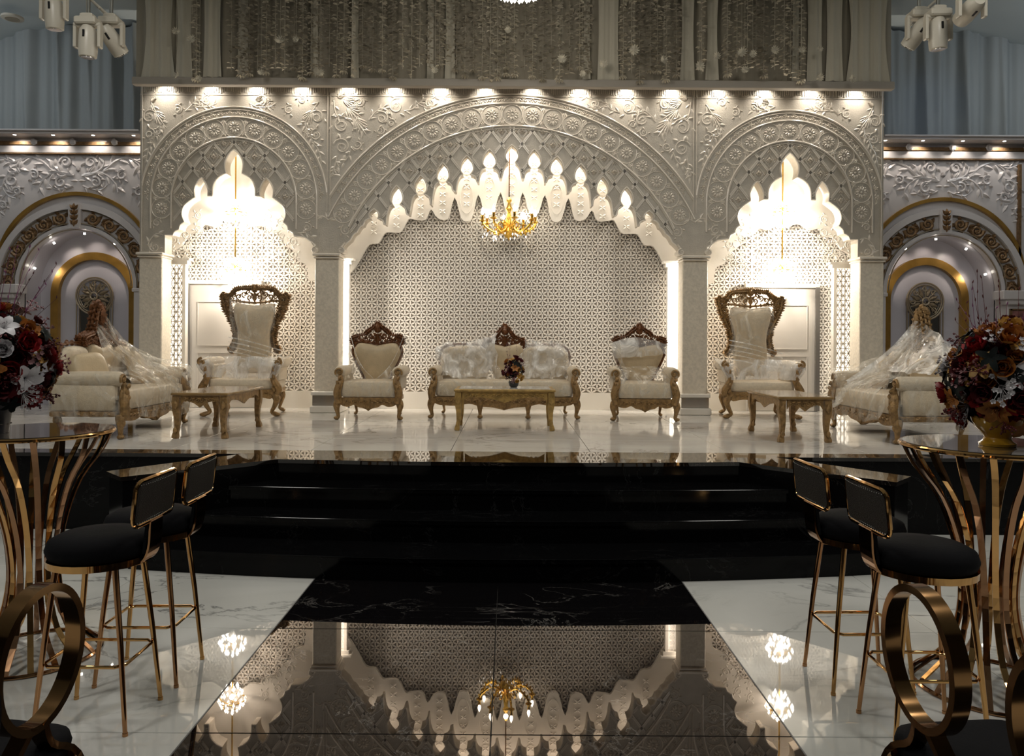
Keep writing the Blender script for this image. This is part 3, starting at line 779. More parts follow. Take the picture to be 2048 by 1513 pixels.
for d, ty, hw, sz in onions+[(0, 290, 13, 1)]:
    for s in ((1, -1) if d else (1,)):
        x = XC+s*d*KP
        ov = [(x+hw*.75*KP*cos(a), ZP(ty+24)+14*KP*sin(a)) for a in [TAU*i/14 for i in range(14)]]
        plane_tube(m_, ov, YP-.002, .006, n=4, closed=True)
        ov = [(x+13*KP*cos(a), ZP(ty+86)+30*KP*sin(a)) for a in [TAU*i/18 for i in range(18)]]
        if inside(poly, x, ZP(ty+119)): plane_tube(m_, ov, YP-.002, .007, n=4, closed=True)
        for k in range(6):
            zz = ZP(ty+12+k*17)
            if not inside(poly, x, zz-.06): continue
            for q in (.6, PI-.6, -.6, PI+.6): m_.leaf(x, YP, zz, q, 8*KP, 3.5*KP, .008)
m_.obj('panel_relief', M['cream'], inner, kind='stuff', label='raised ovals and leaves')
for sgn, xc_ in ((-1, XL_), (1, XR_)):
    t_ = thing('inner_arch_panel', 'cream scalloped panel over the lattice behind the %s side arch' % ('left' if sgn < 0 else 'right'), 'panel')
    xx = xc_*YP/YF
    lowb = catmull([(a, b, 0) for a, b in [(150, 560), (146, 530), (128, 520), (120, 500), (104, 490), (92, 470), (70, 462), (60, 450), (40, 452), (20, 440), (0, 446)]], 4)
    lo = [(xx-p.x*KP, ZP(p.y+4)) for p in lowb]+[(xx+p.x*KP, ZP(p.y+4)) for p in lowb[::-1][1:]]
    po = [(xx-170*KP, ZP(564)), (xx-170*KP, ZP(260)), (xx+170*KP, ZP(260)), (xx+170*KP, ZP(564))]+lo[::-1]
    MB().prism(po, YP, YP+.05).obj('panel_board', M['cream'], t_, ang=.5)
    m_ = MB()
    for d in (-120, -95, -70, 70, 95, 120):
        for k in range(4): scroll_motif(m_, xx+d*KP, ZP(400+abs(d)*.5+k*26), 9*KP, k+d, 1 if d > 0 else -1, YP, .006)
    m_.obj('panel_relief', M['cream'], t_, kind='stuff', label='raised scrolls')
# backlit lattice light panels
def light_panel(x0, x1, y0, y1, Y, label):
    a = P3(x0, y0, Y); b = P3(x1, y1, Y)
    t_ = thing('light_panel', label, 'light panel', ((a[0]+b[0])/2, Y, b[1])); wd = b[0]-a[0]; h = a[1]-b[1]
    MB().box((0, .03, h/2), (wd, .02, h)).obj('glowing_back', M['panel_glow'], t_, False, label='glowing white backing')
    m_ = MB()
    per = .065
    if wd > .12:
        lattice_bars(m_, -wd/2, wd/2, 0, h, per, .009, 0, .02)
        z = per/2
        while z < h-per/2:
            for xx in (-wd/4, wd/4, 0): m_.tube([(xx+.034*cos(TAU*i/10), -.012, z+.034*sin(TAU*i/10)) for i in range(10)], .005, 4, closed=True)
            z += per
    else:
        z = .04
        while z < h:
            m_.tube([(.03*cos(TAU*i/10), -.012, z+.035*sin(TAU*i/10)) for i in range(10)], .005, 4, closed=True); z += .075
    m_.obj('panel_lattice', M['lattice'], t_, False, kind='stuff', label='cream lattice cut-out')
    m_ = MB()
    for s in (-1, 1): m_.box((s*(wd/2+.02), 0, h/2), (.04, .09, h+.06))
    m_.box((0, 0, h+.03), (wd+.14, .12, .05)); m_.box((0, 0, h+.07), (wd+.2, .15, .03)); m_.box((0, 0, -.02), (wd+.08, .1, .04))
    m_.obj('panel_frame', M['cream'], t_, False)
    return t_
light_panel(340, 366, 530, 816, 10.38, 'tall glowing lattice light panel behind the far left column, beside the left door')
light_panel(1671, 1699, 538, 822, 10.38, 'tall glowing lattice light panel behind the far right column, beside the right door')
light_panel(682, 692, 530, 812, 10.35, 'narrow glowing lattice strip behind the left armchair, beside the inner left column')
light_panel(1340, 1355, 536, 812, 10.35, 'narrow glowing lattice strip beside the inner right column, behind the right armchair')
# doors
def door(n, x0, x1, y0, lab, hinge):
    a = P3(x0, y0, YB-.03); b = P3(x1, 818, YB-.03); zb_, zt_ = SH+.005, a[1]
    d = struct(MB().box(((a[0]+b[0])/2, YB-.05, (zb_+zt_)/2), (b[0]-a[0], .05, zt_-zb_)).obj('door_%d' % n, M['door'], smooth=False), lab)
    m_ = MB(); xx = a[0] if hinge < 0 else b[0]
    m_.box((xx, YB-.06, (zb_+zt_)/2), (.06, .10, zt_-zb_)); m_.obj('door_frame', M['grey'], d, False, label='grey metal door post')
    m_ = MB(); m_.box(((a[0]+b[0])/2, YB-.06, zt_+.02), (b[0]-a[0]+.06, .09, .05)); m_.obj('door_lintel', M['cream'], d, False)
    m_ = MB(); cxx = (a[0]+b[0])/2; ww = b[0]-a[0]
    for z0_, z1_ in ((zb_+.15, zb_+.75), (zb_+.85, zt_-.25)):
        m_.tube([(cxx-ww*.36, YB-.078, z0_), (cxx+ww*.36, YB-.078, z0_), (cxx+ww*.36, YB-.078, z1_), (cxx-ww*.36, YB-.078, z1_)], .008, 4, closed=True)
    m_.obj('door_moulding', M['door'], d)
    m_ = MB(); hx = b[0]-.07 if hinge < 0 else a[0]+.07; m_.tube([(hx, YB-.075, SH+1.0), (hx, YB-.12, SH+1.0), (hx-.1*(-hinge), YB-.12, SH+1.0)], .009, 6); m_.obj('door_handle', M['chrome'], d)
door(1, 379, 520, 568, 'plain pale door behind the left throne', -1)
door(2, 1493, 1630, 575, 'plain pale door behind the right throne', 1)

# canopy above the facade
cz = ZF(174)
a = P3(264, 160, 9.62); b = P3(1790, 170, 9.62)
can = thing('canopy', 'beige shelf-like canopy over the carved facade holding the downlights', 'canopy')
FY = 9.50; fz0, fz1 = P3(1020, 173, FY)[1], P3(1020, 158, FY)[1]; fa, fb = P3(263, 165, FY)[0], P3(1790, 165, FY)[0]
MB().rbox(((fa+fb)/2, (FY+9.60)/2, (fz0+fz1)/2), (fb-fa, .10, fz1-fz0), .006).obj('fascia', M['canopy'], can, False)
MB().rbox(((fa+fb)/2, (9.60+10.20)/2, cz+.06), (fb-fa, .60, .06), .006).obj('canopy_board', M['canopy'], can, False)
xs = [325, 417, 508, 600, 693, 787, 880, 971, 1066, 1160, 1254, 1346, 1440, 1533, 1627, 1717]
m_ = MB(); m_.lathe([(.045, 0), (.045, .012), (.036, .012)], n=14); rim = m_.mesh('rim', M['chrome'])
disc = MB().lathe([(.034, .004), (.034, .010)], n=14).mesh('lens', M['lamp'])
for i, px in enumerate(xs):
    x = P3(px, 172, 9.9)[0]
    t_ = thing('downlight', 'small recessed downlight under the canopy, %s' % ordinal(i, 16), 'downlight', (x, 9.86, cz+.018), group='downlights under the canopy')
    put('rim', rim, t_); put('lens', disc, t_)
    l = light('SPOT', 'downlight_beam', (x, 9.86, cz+.015), 16, (1.0, 0.93, 0.82), .02, spot=2.0, blend=1); aim(l, (x, 10.0, cz-.20))
    l2 = light('SPOT', 'downlight_glow', (x, 9.80, cz+.01), 6, (1.0, 0.9, 0.78), .03, spot=2.5, blend=1); aim(l2, (x, 10.0, cz-1.2))

# ------------------------------------------------------------------ side walls
def arch_band(mb, cx, zc, r0, r1, y0, y1, zlow, n=40):
    "flat arch band with legs down to zlow"
    o = [(cx+r1*cos(PI*i/n), zc+r1*sin(PI*i/n)) for i in range(n+1)]; q = [(cx+r0*cos(PI*i/n), zc+r0*sin(PI*i/n)) for i in range(n+1)][::-1]
    pts = [(cx+r1, zlow)]+o+[(cx-r1, zlow), (cx-r0, zlow)]+q+[(cx+r0, zlow)]
    return mb.prism(pts, y0, y1)
YS, YN = 10.3, 10.66
KS = YS/F
def side_wall(s):
    nm = 'left' if s < 0 else 'right'
    xc = 5.82*s+.0
    Z = lambda py: H+(CY-(py+(5.5 if s < 0 else -5.5)))*KS - (0 if s < 0 else 0)
    if s > 0: Z = lambda py: H+(CY-(py+5.5))*KS
    r = 115*KS; zc = Z(572)
    x_in = xl-.02 if s < 0 else xr+.02; x_out = s*9.0 if s < 0 else (2038-CX)*KS
    if s > 0: x_in, x_out = xr+.02, 9.0
    # wall with arched niche cut
    n = 28
    xa, xb = min(x_in, x_out), max(x_in, x_out)
    arc = [(xc+r*cos(PI*i/n), zc+r*sin(PI*i/n)) for i in range(n+1)]
    ztop = Z(270)
    S1 = SH+.002; pts = [(xa, S1), (xa, ztop), (xb, ztop), (xb, S1), (xc+r, S1)]+arc+[(xc-r, S1)]
    ex = MB().prism(pts, YS, YS+.12); wl = struct(ex.obj('wall_stage_%s' % nm, M['sidewall'], ang=.5), 'glossy white %s wing wall with an arched niche and scroll relief' % nm)
    # niche: soffit, back
    m_ = MB(); q = [(xc+r, SH)]+arc+[(xc-r, SH)]
    vs = [(p[0], YS+.1, p[1]) for p in q]+[(p[0], YN+.1, p[1]) for p in q]; k = len(q)
    vs2 = [(xc+(p[0]-xc)*1.03, YS+.1, p[1]+(.01 if p[1] > SH+.1 else 0)) for p in q]+[(xc+(p[0]-xc)*1.03, YN+.1, p[1]+(.01 if p[1] > SH+.1 else 0)) for p in q]
    m_.add(vs, [(i, i+1, k+i+1, k+i) for i in range(k-1)]); m_.add(vs2, [(k+i, k+i+1, i+1, i) for i in range(k-1)])
    m_.obj('niche_soffit', M['niche'], wl)
    MB().box((xc, YN+.12, (SH+zc+r)/2), (2*r+.1, .04, zc+r-SH+.1)).obj('niche_back', M['niche'], wl, False)
    # inner gold arch on the niche back
    KN = YN/F
    m_ = MB(); zi = H+(CY-(590+5.5))*KN; arch_band(m_, xc, zi, 71*KN, 86*KN, YN+.03, YN+.11, SH+.02); m_.obj('gold_arch', M['gold_trim'], wl, ang=.5, label='gold arch band around the niche panel')
    # outer arches
    m_ = MB(); arch_band(m_, xc, Z(548), 156*KS, 163*KS, YS-.05, YS+.01, Z(560)); m_.obj('gold_arch', M['gold_trim'], wl, ang=.5, label='thin outer gold arch moulding')
    m_ = MB()
    arch_band(m_, xc, zc, 152*KS, 164*KS, YS-.075, YS+.01, Z(577)); arch_band(m_, xc, zc, 114*KS, 121*KS, YS-.05, YS+.01, Z(577))
    arch_band(m_, xc, zc, 121*KS, 152*KS, YS-.02, YS+.01, Z(577))
    m_.obj('arch_moulding', M['sidewall'], wl, ang=.5)
    m_ = MB()
    for rr in (111, 124, 150): plane_tube(m_, [(xc+rr*KS*cos(PI*i/40), zc+rr*KS*sin(PI*i/40)) for i in range(41)], YS-.052 if rr < 150 else YS-.03, .008, n=4)
    m_.obj('arch_line', M['grille'], wl)
    # bronze scrollwork on the arch
    rb = 137*KS
    for sg in (-1, 1):
        m_ = MB()
        for k in range(6):
            a = PI/2+sg*(.24+k*.262); x, z = xc+rb*cos(a), zc+rb*sin(a)
            plane_tube(m_, spiral(x, z, 13*KS, a+sg, 1.6, sg, 16), YS-.035, .024, .016, n=6)
            m_.sup((x, YS-.035, z), (.02, .03, .02), 1, 1, 8, 4)
            for j in range(4): m_.leaf(x+9*KS*cos(a+j*1.6), YS-.03, z+9*KS*sin(a+j*1.6), a+j*1.6+.8, 12*KS, 8*KS, .03)
            a2 = a+sg*.13; x2, z2 = xc+rb*cos(a2), zc+rb*sin(a2)
            for j in (-1, 0, 1): m_.leaf(x2, YS-.03, z2, a2+sg*PI/2+j*.7, 16*KS, 8*KS, .03)
        m_.obj('bronze_scrollwork', M['bronze'], wl, label='bronze leaf scrolls along the %s half of the arch' % ('right' if sg < 0 else 'left'))
    m_ = MB(); m_.prism([(xc-12*KS, Z(410)), (xc+12*KS, Z(410)), (xc+10*KS, Z(458)), (xc-10*KS, Z(458))], YS-.10, YS); ks = m_.obj('keystone', M['sidewall'], wl, False)
    m_ = MB()
    for k in range(4):
        for sg in (-1, 0, 1): m_.leaf(xc, YS-.105, Z(452-k*10), PI/2+sg*.7, 13*KS, 7*KS, .03)
    m_.leaf(xc, YS-.105, Z(440), -PI/2, 16*KS, 9*KS, .03); m_.obj('bronze_leaf', M['bronze'], ks)
    # medallion grille over a mirror strip
    zm = H+(CY-(592+5.5))*KN
    md = MB(); arch = [(xc+37*KN*cos(TAU*i/40), zm+37*KN*sin(TAU*i/40)) for i in range(40)]
    plane_tube(md, arch, YN+.06, .014, closed=True); plane_tube(md, [(xc+33*KN*cos(TAU*i/40), zm+33*KN*sin(TAU*i/40)) for i in range(40)], YN+.06, .009, closed=True)
    for sg in (-1, 1): plane_tube(md, [(xc+sg*36*KN, zm-.03), (xc+sg*36*KN, SH+.05)], YN+.06, .009)
    for sg in (-1, 1): plane_tube(md, [(xc+sg*31*KN, zm-.13), (xc+sg*31*KN, SH+.05)], YN+.06, .006)
    m2 = md.obj('medallion_frame', M['grille'], wl)
    md = MB()
    for k in range(8):
        a = TAU*k/8+PI/8
        md.leaf(xc+8*KN*cos(a), YN+.07, zm+8*KN*sin(a), a, 22*KN, 9*KN, .03)
        plane_tube(md, spiral(xc+24*KN*cos(a+.39), zm+24*KN*sin(a+.39), 6.5*KN, a, 1.2, 1, 12), YN+.06, .010, .007)
        plane_tube(md, [(xc+8*KN*cos(a+.39), zm+8*KN*sin(a+.39)), (xc+31*KN*cos(a+.39), zm+31*KN*sin(a+.39))], YN+.06, .009)
    md.tube([(xc+7*KN*cos(TAU*i/12), YN+.04, zm+7*KN*sin(TAU*i/12)) for i in range(12)], .014, 6, closed=True)
    md.obj('rosette_grille', M['grille'], m2)
    MB().box((xc, YN+.09, (SH+zm)/2), (62*KN, .02, zm-SH)).obj('mirror_strip', M['mirror'], m2, False, label='narrow mirror strip below the round grille')
    MB().lathe([(.0, 0), (33*KN, 0), (33*KN, .01), (0, .01)], n=30).xform(Matrix.Translation((xc, YN+.098, zm)) @ Matrix.Rotation(PI/2, 4, 'X')).obj('medallion_disc', M['niche'], m2)
    # scroll relief on the upper field
    for part in range(4):
        m_ = MB(); sx = 1 if part < 2 else -1
        X = lambda px: xc+sx*(px)*KS
        R_ = 1
        t = .021
        def sc_(px, py, rr, a0, d): 
            plane_tube(m_, spiral(X(px), Z(py), rr*KS, a0 if sx > 0 else PI-a0, 1.3, d*sx, 18, r_end=.3), YS-.004, t, t*.6)
            for j in range(5):
                a = (a0 if sx > 0 else PI-a0)+d*sx*(.5+j*.9); m_.leaf(X(px)+rr*KS*cos(a), YS, Z(py)+rr*KS*sin(a), a+d*sx*.7, rr*.95*KS, rr*.45*KS, .03)
        if part % 2 == 0:
            sc_(25, 325, 12, 0, 1); tendril(m_, [(X(8), Z(352)), (X(30), Z(348)), (X(48), Z(335)), (X(52), Z(322))], YS, t, 6, L=21*KS)
            tendril(m_, [(X(12), Z(350)), (X(40), Z(345)), (X(60), Z(352)), (X(75), Z(368)), (X(80), Z(385))], YS, t, 7, 1, L=21*KS)
            sc_(35, 365, 11, 2, -1); m_.leaf(X(0), YS, Z(345), PI/2, 12*KS, 10*KS, .03); m_.leaf(X(0), YS, Z(362), 0 if sx > 0 else PI, 16*KS, 6*KS, .02)
            tendril(m_, [(X(10), Z(372)), (X(25), Z(378)), (X(45), Z(380)), (X(58), Z(370))], YS, t*.8, 4, L=16*KS)
        else:
            tendril(m_, [(X(52), Z(342)), (X(75), Z(322)), (X(100), Z(315)), (X(122), Z(330)), (X(116), Z(345))], YS, t, 8, L=24*KS)
            sc_(88, 350, 10, 1, 1); sc_(132, 362, 13, 2, -1)
            tendril(m_, [(X(112), Z(318)), (X(128), Z(325)), (X(140), Z(322)), (X(156), Z(316))], YS, t, 5, 1, L=21*KS)
            tendril(m_, [(X(120), Z(345)), (X(140), Z(350)), (X(150), Z(372)), (X(140), Z(392)), (X(124), Z(398))], YS, t, 8, L=22*KS)
            sc_(122, 384, 9, 0, 1); sc_(150, 412, 8, 1, 1); tendril(m_, [(X(146), Z(390)), (X(156), Z(405)), (X(158), Z(425)), (X(150), Z(436))], YS, t*.8, 5, L=17*KS)
        m_.obj('scroll_relief', M['sidewall'], wl)
    # cornice
    m_ = MB(); x2 = xb if s > 0 else xa
    cxm = (xa+xb)/2; cw = xb-xa
    m_.rbox((cxm, YS-.015, Z(300)), (cw, .03, 14*KS), .003); m_.rbox((cxm, YS-.11, Z(274.5)), (cw, .26, .035), .006); m_.rbox((cxm, YS-.13, Z(271)), (cw, .30, .02), .004)
    m_.obj('cornice', M['sidewall'], wl, False)
    m_ = MB(); m_.rbox((cxm, YS-.02, Z(288.5)), (cw, .05, 7*KS), .004); m_.rbox((cxm, YS-.02, Z(309)), (cw, .05, 2.5*KS), .003)
    m_.obj('bronze_band', M['bronze'], wl, False, label='bronze stripe in the cornice')
    if s > 0:
        xe = (2034-CX)*KS
        MB().box((xe, YS-.02, (Z(318)+Z(580))/2), (.035, .06, Z(318)-Z(580))).obj('gold_edge', M['bronze'], wl, False, label='bronze vertical edge line')
    brs = ([68-150, 145-150, 228-150] if s < 0 else [1806-1878, 1892-1878, 1965-1878, 2040-1878])
    for k, d in enumerate(brs):
        m_ = MB(); x = xc+d*KS
        plane_tube(m_, spiral(0, 0, .045, PI/2, 1.4, 1, 12), 0, .014); m_.box((.0, .08, 0), (.05, .2, .05))
        put('cornice_bracket', m_.mesh('cornice_bracket', M['sidewall']), wl, (x, YS-.07, Z(287)))
    pil = None
    # pier beside the niche, towards the outside
    xp = xc+s*(1.0)
    capz = Z(577)
    for xq, wq in ((xc+s*138*KS+s*.0, .30),):
        m_ = MB(); m_.rbox((xq+s*.03, YS-.05, (SH+capz-.14)/2+.0), (wq, .12, capz-.14-SH), .006); pl = m_.obj('pier', M['sidewall'], wl, False)
        m_ = MB(); m_.rbox((xq+s*.03, YS-.08, capz-.02), (wq+.22, .24, .12), .01); m_.rbox((xq+s*.03, YS-.07, capz-.11), (wq+.10, .19, .07), .01); m_.obj('pier_capital', M['sidewall'], pl, False)
        m_ = MB(); m_.box((xq+s*.03, YS-.12, capz-.5), (.20, .02, .55)); m_.obj('pier_inlay', M['picture'], pl, False, label='reddish panel inlay'); 
        m_ = MB()
        for u in (-.115, .115): m_.box((xq+s*.03+u, YS-.125, capz-.5), (.022, .03, .6))
        for u in (-.29, .29): m_.box((xq+s*.03, YS-.125, capz-.5+u), (.25, .03, .022))
        m_.obj('inlay_frame', M['bronze'], pl, False)
    xq = xc-s*128*KS
    m_ = MB(); m_.rbox((xq, YS-.03, capz-.02), (.2, .08, .05), .006); m_.rbox((xq, YS-.03, (capz+SH)/2), (.16, .05, capz-SH-.05), .006); m_.obj('pier', M['sidewall'], wl, False)
    # niche spots and cornice spots
    for k, a in enumerate((20, 55, 90, 125, 160)):
        aa = math.radians(a); x, z = xc+(r-.05)*cos(aa), zc+(r-.05)*sin(aa)
        t_ = thing('niche_spotlight', 'tiny spotlight in the %s niche arch, %s' % (nm, ordinal(4-k, 5)), 'spotlight', (x, YS+.16, z), group='spotlights in the %s niche' % nm)
        MB().lathe([(.014, -.012), (.014, .012)], n=10).xform(Matrix.Rotation(PI/2-aa, 4, 'Y')).obj('lens', M['lamp'], t_)
        l = light('SPOT', 'niche_beam', (xc+(r-.075)*cos(aa), YS+.17, zc+(r-.075)*sin(aa)), 3.0, (1.0, .86, .72), .02, spot=1.3, blend=.9); aim(l, (xc+(r-.30)*cos(aa), YN+.1, zc+(r-.34)*sin(aa)))
    cl = ([30, 107, 187, 268] if s < 0 else [1770, 1845, 1925, 2008])
    for k, px in enumerate(cl):
        x, z = P3(px, 290, YS-.15)
        z = Z(277.5)
        t_ = thing('cornice_spotlight', 'tiny spotlight in the %s wall cornice, %s' % (nm, ordinal(k, 4)), 'spotlight', (x, YS-.16, z+.01), group='spotlights in the %s cornice' % nm)
        MB().lathe([(.020, -.008), (.020, .006)], n=10).obj('lens', M['lamp'], t_)
        l = light('SPOT', 'cornice_beam', (x, YS-.16, z-.005), 7, (1.0, .90, .78), .015, spot=2.0, blend=.7); aim(l, (x, YS, z-.28))
    if s > 0:
        xq2, zq2 = P3(2062, 636, YS-.06)
        t_ = thing('wall_light', 'bright white wall light at the right edge beyond the pier', 'wall light', (xq2, YS-.06, zq2))
        MB().rbox((0, 0, 0), (.16, .05, .50), .01).obj('glowing_panel', M['cool_glow'], t_, False)
        MB().rbox((0, .035, 0), (.20, .03, .54), .008).obj('backplate', M['chrome'], t_, False)
    # curtain above, in its own folds
    cu = MB(); ns = 320; x0c, x1c = (xa-.0, xb+.6) if s < 0 else (xa-.6, xb)
    fol = [(R.uniform(5, 9), R.uniform(0, 6), R.uniform(.02, .05)) for _ in range(3)]
    vs = []; nz = 8; zb0 = Z(272)
    for j in range(nz+1):
        for i in range(ns+1):
            x = x0c+(x1c-x0c)*i/ns; u = (x-x0c)
            d = sum(am*sin(fr*u*1.9+ph+.5*sin(u*2.3+ph)) for fr, ph, am in fol)*(1-.25*j/nz)
            d += .085*abs(sin(u*7.5+s+1.1*sin(u*1.7)+.05*j))**.6+.02*sin(u*34)
            vs.append((x, YS+.22+d, zb0-.02+(5.93-zb0)*j/nz))
    cu.add(vs, [(j*(ns+1)+i, j*(ns+1)+i+1, (j+1)*(ns+1)+i+1, (j+1)*(ns+1)+i) for j in range(nz) for i in range(ns)])
    o = cu.obj('curtain', M['curtain'], ang=3); tag(o, 'tall blue-grey pleated curtain above the %s wing wall' % nm, 'curtain')
    MB().box((cxm, YS-.17, Z(271)), (cw, .42, .04))
side_wall(-1); side_wall(1)
l = light('SPOT', 'blue_wash', (4.2, 7.4, 4.6), 26, (.30, .55, 1.0), .05, spot=.42, blend=1); aim(l, (5.65, 10.4, 4.75))
l = light('SPOT', 'blue_wash', (-4.4, 7.4, 4.6), 8, (.5, .7, 1.0), .05, spot=.6, blend=1); aim(l, (-5.9, 10.4, 4.9))

# ------------------------------------------------------------------ hanging drape over the canopy
YD = 9.50
zd = fz1+.003; xdl, xdr = P3(266, 160, YD)[0], P3(1788, 168, YD)[0]
def fabric(x0, x1, z0, z1, y, amp, fr, nx, nz=6, seed=0, pinch=None, thick=True):
    m_ = MB(); vs = []
    for j in range(nz+1):
        for i in range(nx+1):
            u = i/nx; x = x0+(x1-x0)*u; t = j/nz
            if pinch: xm = (x0+x1)/2; x = xm+(x-xm)*(1-pinch*sin(PI*t)*.6-pinch*.4*t)
            d = amp*sin(fr*(x-x0)+seed+.6*sin(2.1*x+seed))+amp*.5*sin(2.3*fr*(x-x0)+seed*2)
            vs.append((x, y+d, z0+(z1-z0)*t))
    n1 = nx+1
    m_.add(vs, [(j*n1+i, j*n1+i+1, (j+1)*n1+i+1, (j+1)*n1+i) for j in range(nz) for i in range(nx)])
    return m_
o = fabric(xdl, xdr, zd, 5.94, YD+.065, .012, 26, 420, 4, 1).obj('drape', M['drape'], ang=3); tag(o, 'wide grey-beige backing drape hanging above the canopy', 'curtain')
strips = [(275, 345, .35), (345, 380, .3), (402, 440, .2), (470, 492, .2), (618, 634, .3), (700, 716, .3), (852, 866, .2), (888, 910, .2), (1166, 1182, .35), (1196, 1240, .15), (1362, 1392, .3), (1412, 1440, .4), (1588, 1604, .3), (1618, 1650, .2), (1655, 1690, .2), (1698, 1786, .25)]
for i, (a_, b_, pn) in enumerate(strips):
    x0, z0 = P3(a_, 160, YD-.05); x1, _ = P3(b_, 160, YD-.05)
    o = fabric(x0, x1, zd-.0, 5.94, YD+.035-.015*(i % 3), .010, 40, max(8, int((x1-x0)*60)), 8, i, pn).obj('drape_strip', M['drape2'], ang=3)
    tag(o, 'plain ivory cloth strip among the flower garlands, %s' % ordinal(i, len(strips)), 'curtain', 'cloth strips above the canopy')
gm = []
for v in range(5):
    rr = random.Random(v+3); m_ = MB(); L = 1.04
    m_.tube([(0, 0, 0), (.004, 0, -L/2), (0, 0, -L)], .003, 4)
    k = 0; z = -.02; sp = (.036, .045, .030, .055, .04)[v]
    while z > -L:
        for q in range(3):
            a = rr.uniform(0, TAU); l_ = rr.uniform(.045, .085)
            ca, sa = cos(a)*l_, sin(a)*l_; wv = l_*.35; dz = rr.uniform(-.028, .012)
            m_.add([(0, 0, z), (ca*.6-sa/l_*wv, sa*.6+ca/l_*wv, z+dz*.4+.006), (ca, sa, z+dz), (ca*.6+sa/l_*wv, sa*.6-ca/l_*wv, z+dz*.4+.006)], [(0, 1, 2, 3)])
        z -= sp*rr.uniform(.7, 1.3)
    if v % 2 == 0:
        for q in range(9): a = TAU*q/9; m_.add([(0, 0, -L), (.045*cos(a-.3), .045*sin(a-.3), -L-.02), (.055*cos(a), .055*sin(a), -L-.045), (.045*cos(a+.3), .045*sin(a+.3), -L-.02)], [(0, 1, 2, 3)])
    gm.append((m_.mesh('garland', M['petal'], False), m_.mesh('garland', M['petal2'], False)))
gx = []; px = 352
while px < 1700:
    if not any(a_-4 < px < b_+4 and b_-a_ > 26 for a_, b_, _ in strips): gx.append(px)
    px += R.uniform(15, 21)
for i, px in enumerate(gx):
    x, _ = P3(px, 80, YD-.12); v = R.randrange(5)
    o = put('garland', gm[v][0 if R.random() < .62 else 1], None, (x, YD-.04-R.uniform(0, .07), 5.93-R.uniform(0, .06)), rot=(0, 0, R.uniform(0, 6)), scale=(1, 1, R.uniform(.88, 1.06)))
    tag(o, 'paper flower garland strand above the canopy, %s' % ordinal(i, len(gx)), 'garland', 'paper flower garlands above the canopy')
m_ = MB()
for q in range(12):
    a = TAU*q/12; m_.add([(0, 0, 0), (.05*cos(a-.25), .012*sin(a*3), .05*sin(a-.25)), (.075*cos(a), -.02, .075*sin(a)), (.05*cos(a+.25), .01, .05*sin(a+.25))], [(0, 1, 2, 3)])
bl = m_.mesh('blossom', M['petal'], False)
bx = [(352, 62, .9), (383, 78, 1), (560, 80, 1.1), (592, 78, .8), (352, 150, .9), (398, 157, .8), (522, 145, .8), (641, 145, .9), (1207, 128, 1), (1165, 147, .8), (1400, 132, 1.1), (1434, 112, .9), (1484, 105, 1.1), (1506, 108, .9), (1550, 100, 1), (1604, 100, .8), (1640, 98, .7), (1490, 140, .9), (1640, 155, .9), (1705, 158, .9), (1268, 100, 1.2), (1328, 120, 1), (1124, 118, 1.1), (870, 140, .8), (1016, 60, .8)]
bx.sort()
for i, (px, py, sz) in enumerate(bx):
    x, z = P3(px, py, YD-.18); o = thing('blossom', '', 'flower', (x, YD-.18, z)); put('petals', bl, o, rot=(R.uniform(-.6, .3), R.uniform(0, 6), 0), scale=sz*.8)
    MB().tube([(0, .01, 0), (0, .02, 5.93-z)], .0015, 4).obj('thread', M['petal'], o)
    tag(o, 'single white paper blossom hanging in front of the drape, %s' % ordinal(i, len(bx)), 'flower', 'loose blossoms on the drape')

# ------------------------------------------------------------------ chandeliers
def crystal_chandelier(x, y, label, ztop_, zs, pw):
    t_ = thing('crystal_chandelier', label, 'chandelier', (x, y, 0))
    m_ = MB(); m_.tube([(0, 0, ztop_), (0, 0, zs[-1][0])], .010, 6); m_.obj('rod', M['gilt'], t_)
    for (zc, rad, kind) in zs:
        m_ = MB()
        for ring, (rr, zz) in enumerate(((rad, .02), (rad*.75, -.08), (rad*.45, -.15), (rad*.8, .1), (rad*.4, .16))):
            n = max(6, int(rr*70))
            for k in range(n):
                a = TAU*k/n+ring; s_ = .020*R.uniform(.8, 1.3); px_, py_, pz_ = rr*cos(a), rr*sin(a), zc+zz+R.uniform(-.012, .012)
                m_.add([(px_+s_, py_, pz_), (px_, py_+s_, pz_), (px_-s_, py_, pz_), (px_, py_-s_, pz_), (px_, py_, pz_+s_*1.5), (px_, py_, pz_-s_*1.9)], [(0, 1, 4), (1, 2, 4), (2, 3, 4), (3, 0, 4), (1, 0, 5), (2, 1, 5), (3, 2, 5), (0, 3, 5)])
        m_.obj('crystal_tier', M['chand_glow'], t_, False, kind='stuff', label='glowing tier of crystal drops')
        m_ = MB()
        m_.tube([(rad*cos(TAU*i/20), rad*sin(TAU*i/20), zc+.02) for i in range(20)], .008, 5, closed=True); m_.tube([(rad*.7*cos(TAU*i/16), rad*.7*sin(TAU*i/16), zc+.1) for i in range(16)], .006, 5, closed=True)
        for k in range(6): a = TAU*k/6; m_.tube([(0, 0, zc+.1), (rad*cos(a), rad*sin(a), zc+.02)], .005, 4)
        m_.obj('tier_frame', M['gilt'], t_)
        l = light('POINT', 'chandelier_light', (x, y-.02, zc-.03), pw, (1.0, .90, .76), .03)
for s in (-1, 1):
    px = 471 if s < 0 else 1565; off_ = 0 if s < 0 else 7
    x, z1 = P3(px, 430, 10.30); _, z2 = P3(px, 545, 10.30)
    crystal_chandelier(x, 10.30, 'blazing two-tier crystal chandelier inside the %s side arch' % ('left' if s < 0 else 'right'), 4.75, [(z1, .17, 0), (z2, .165, 1)], 54)
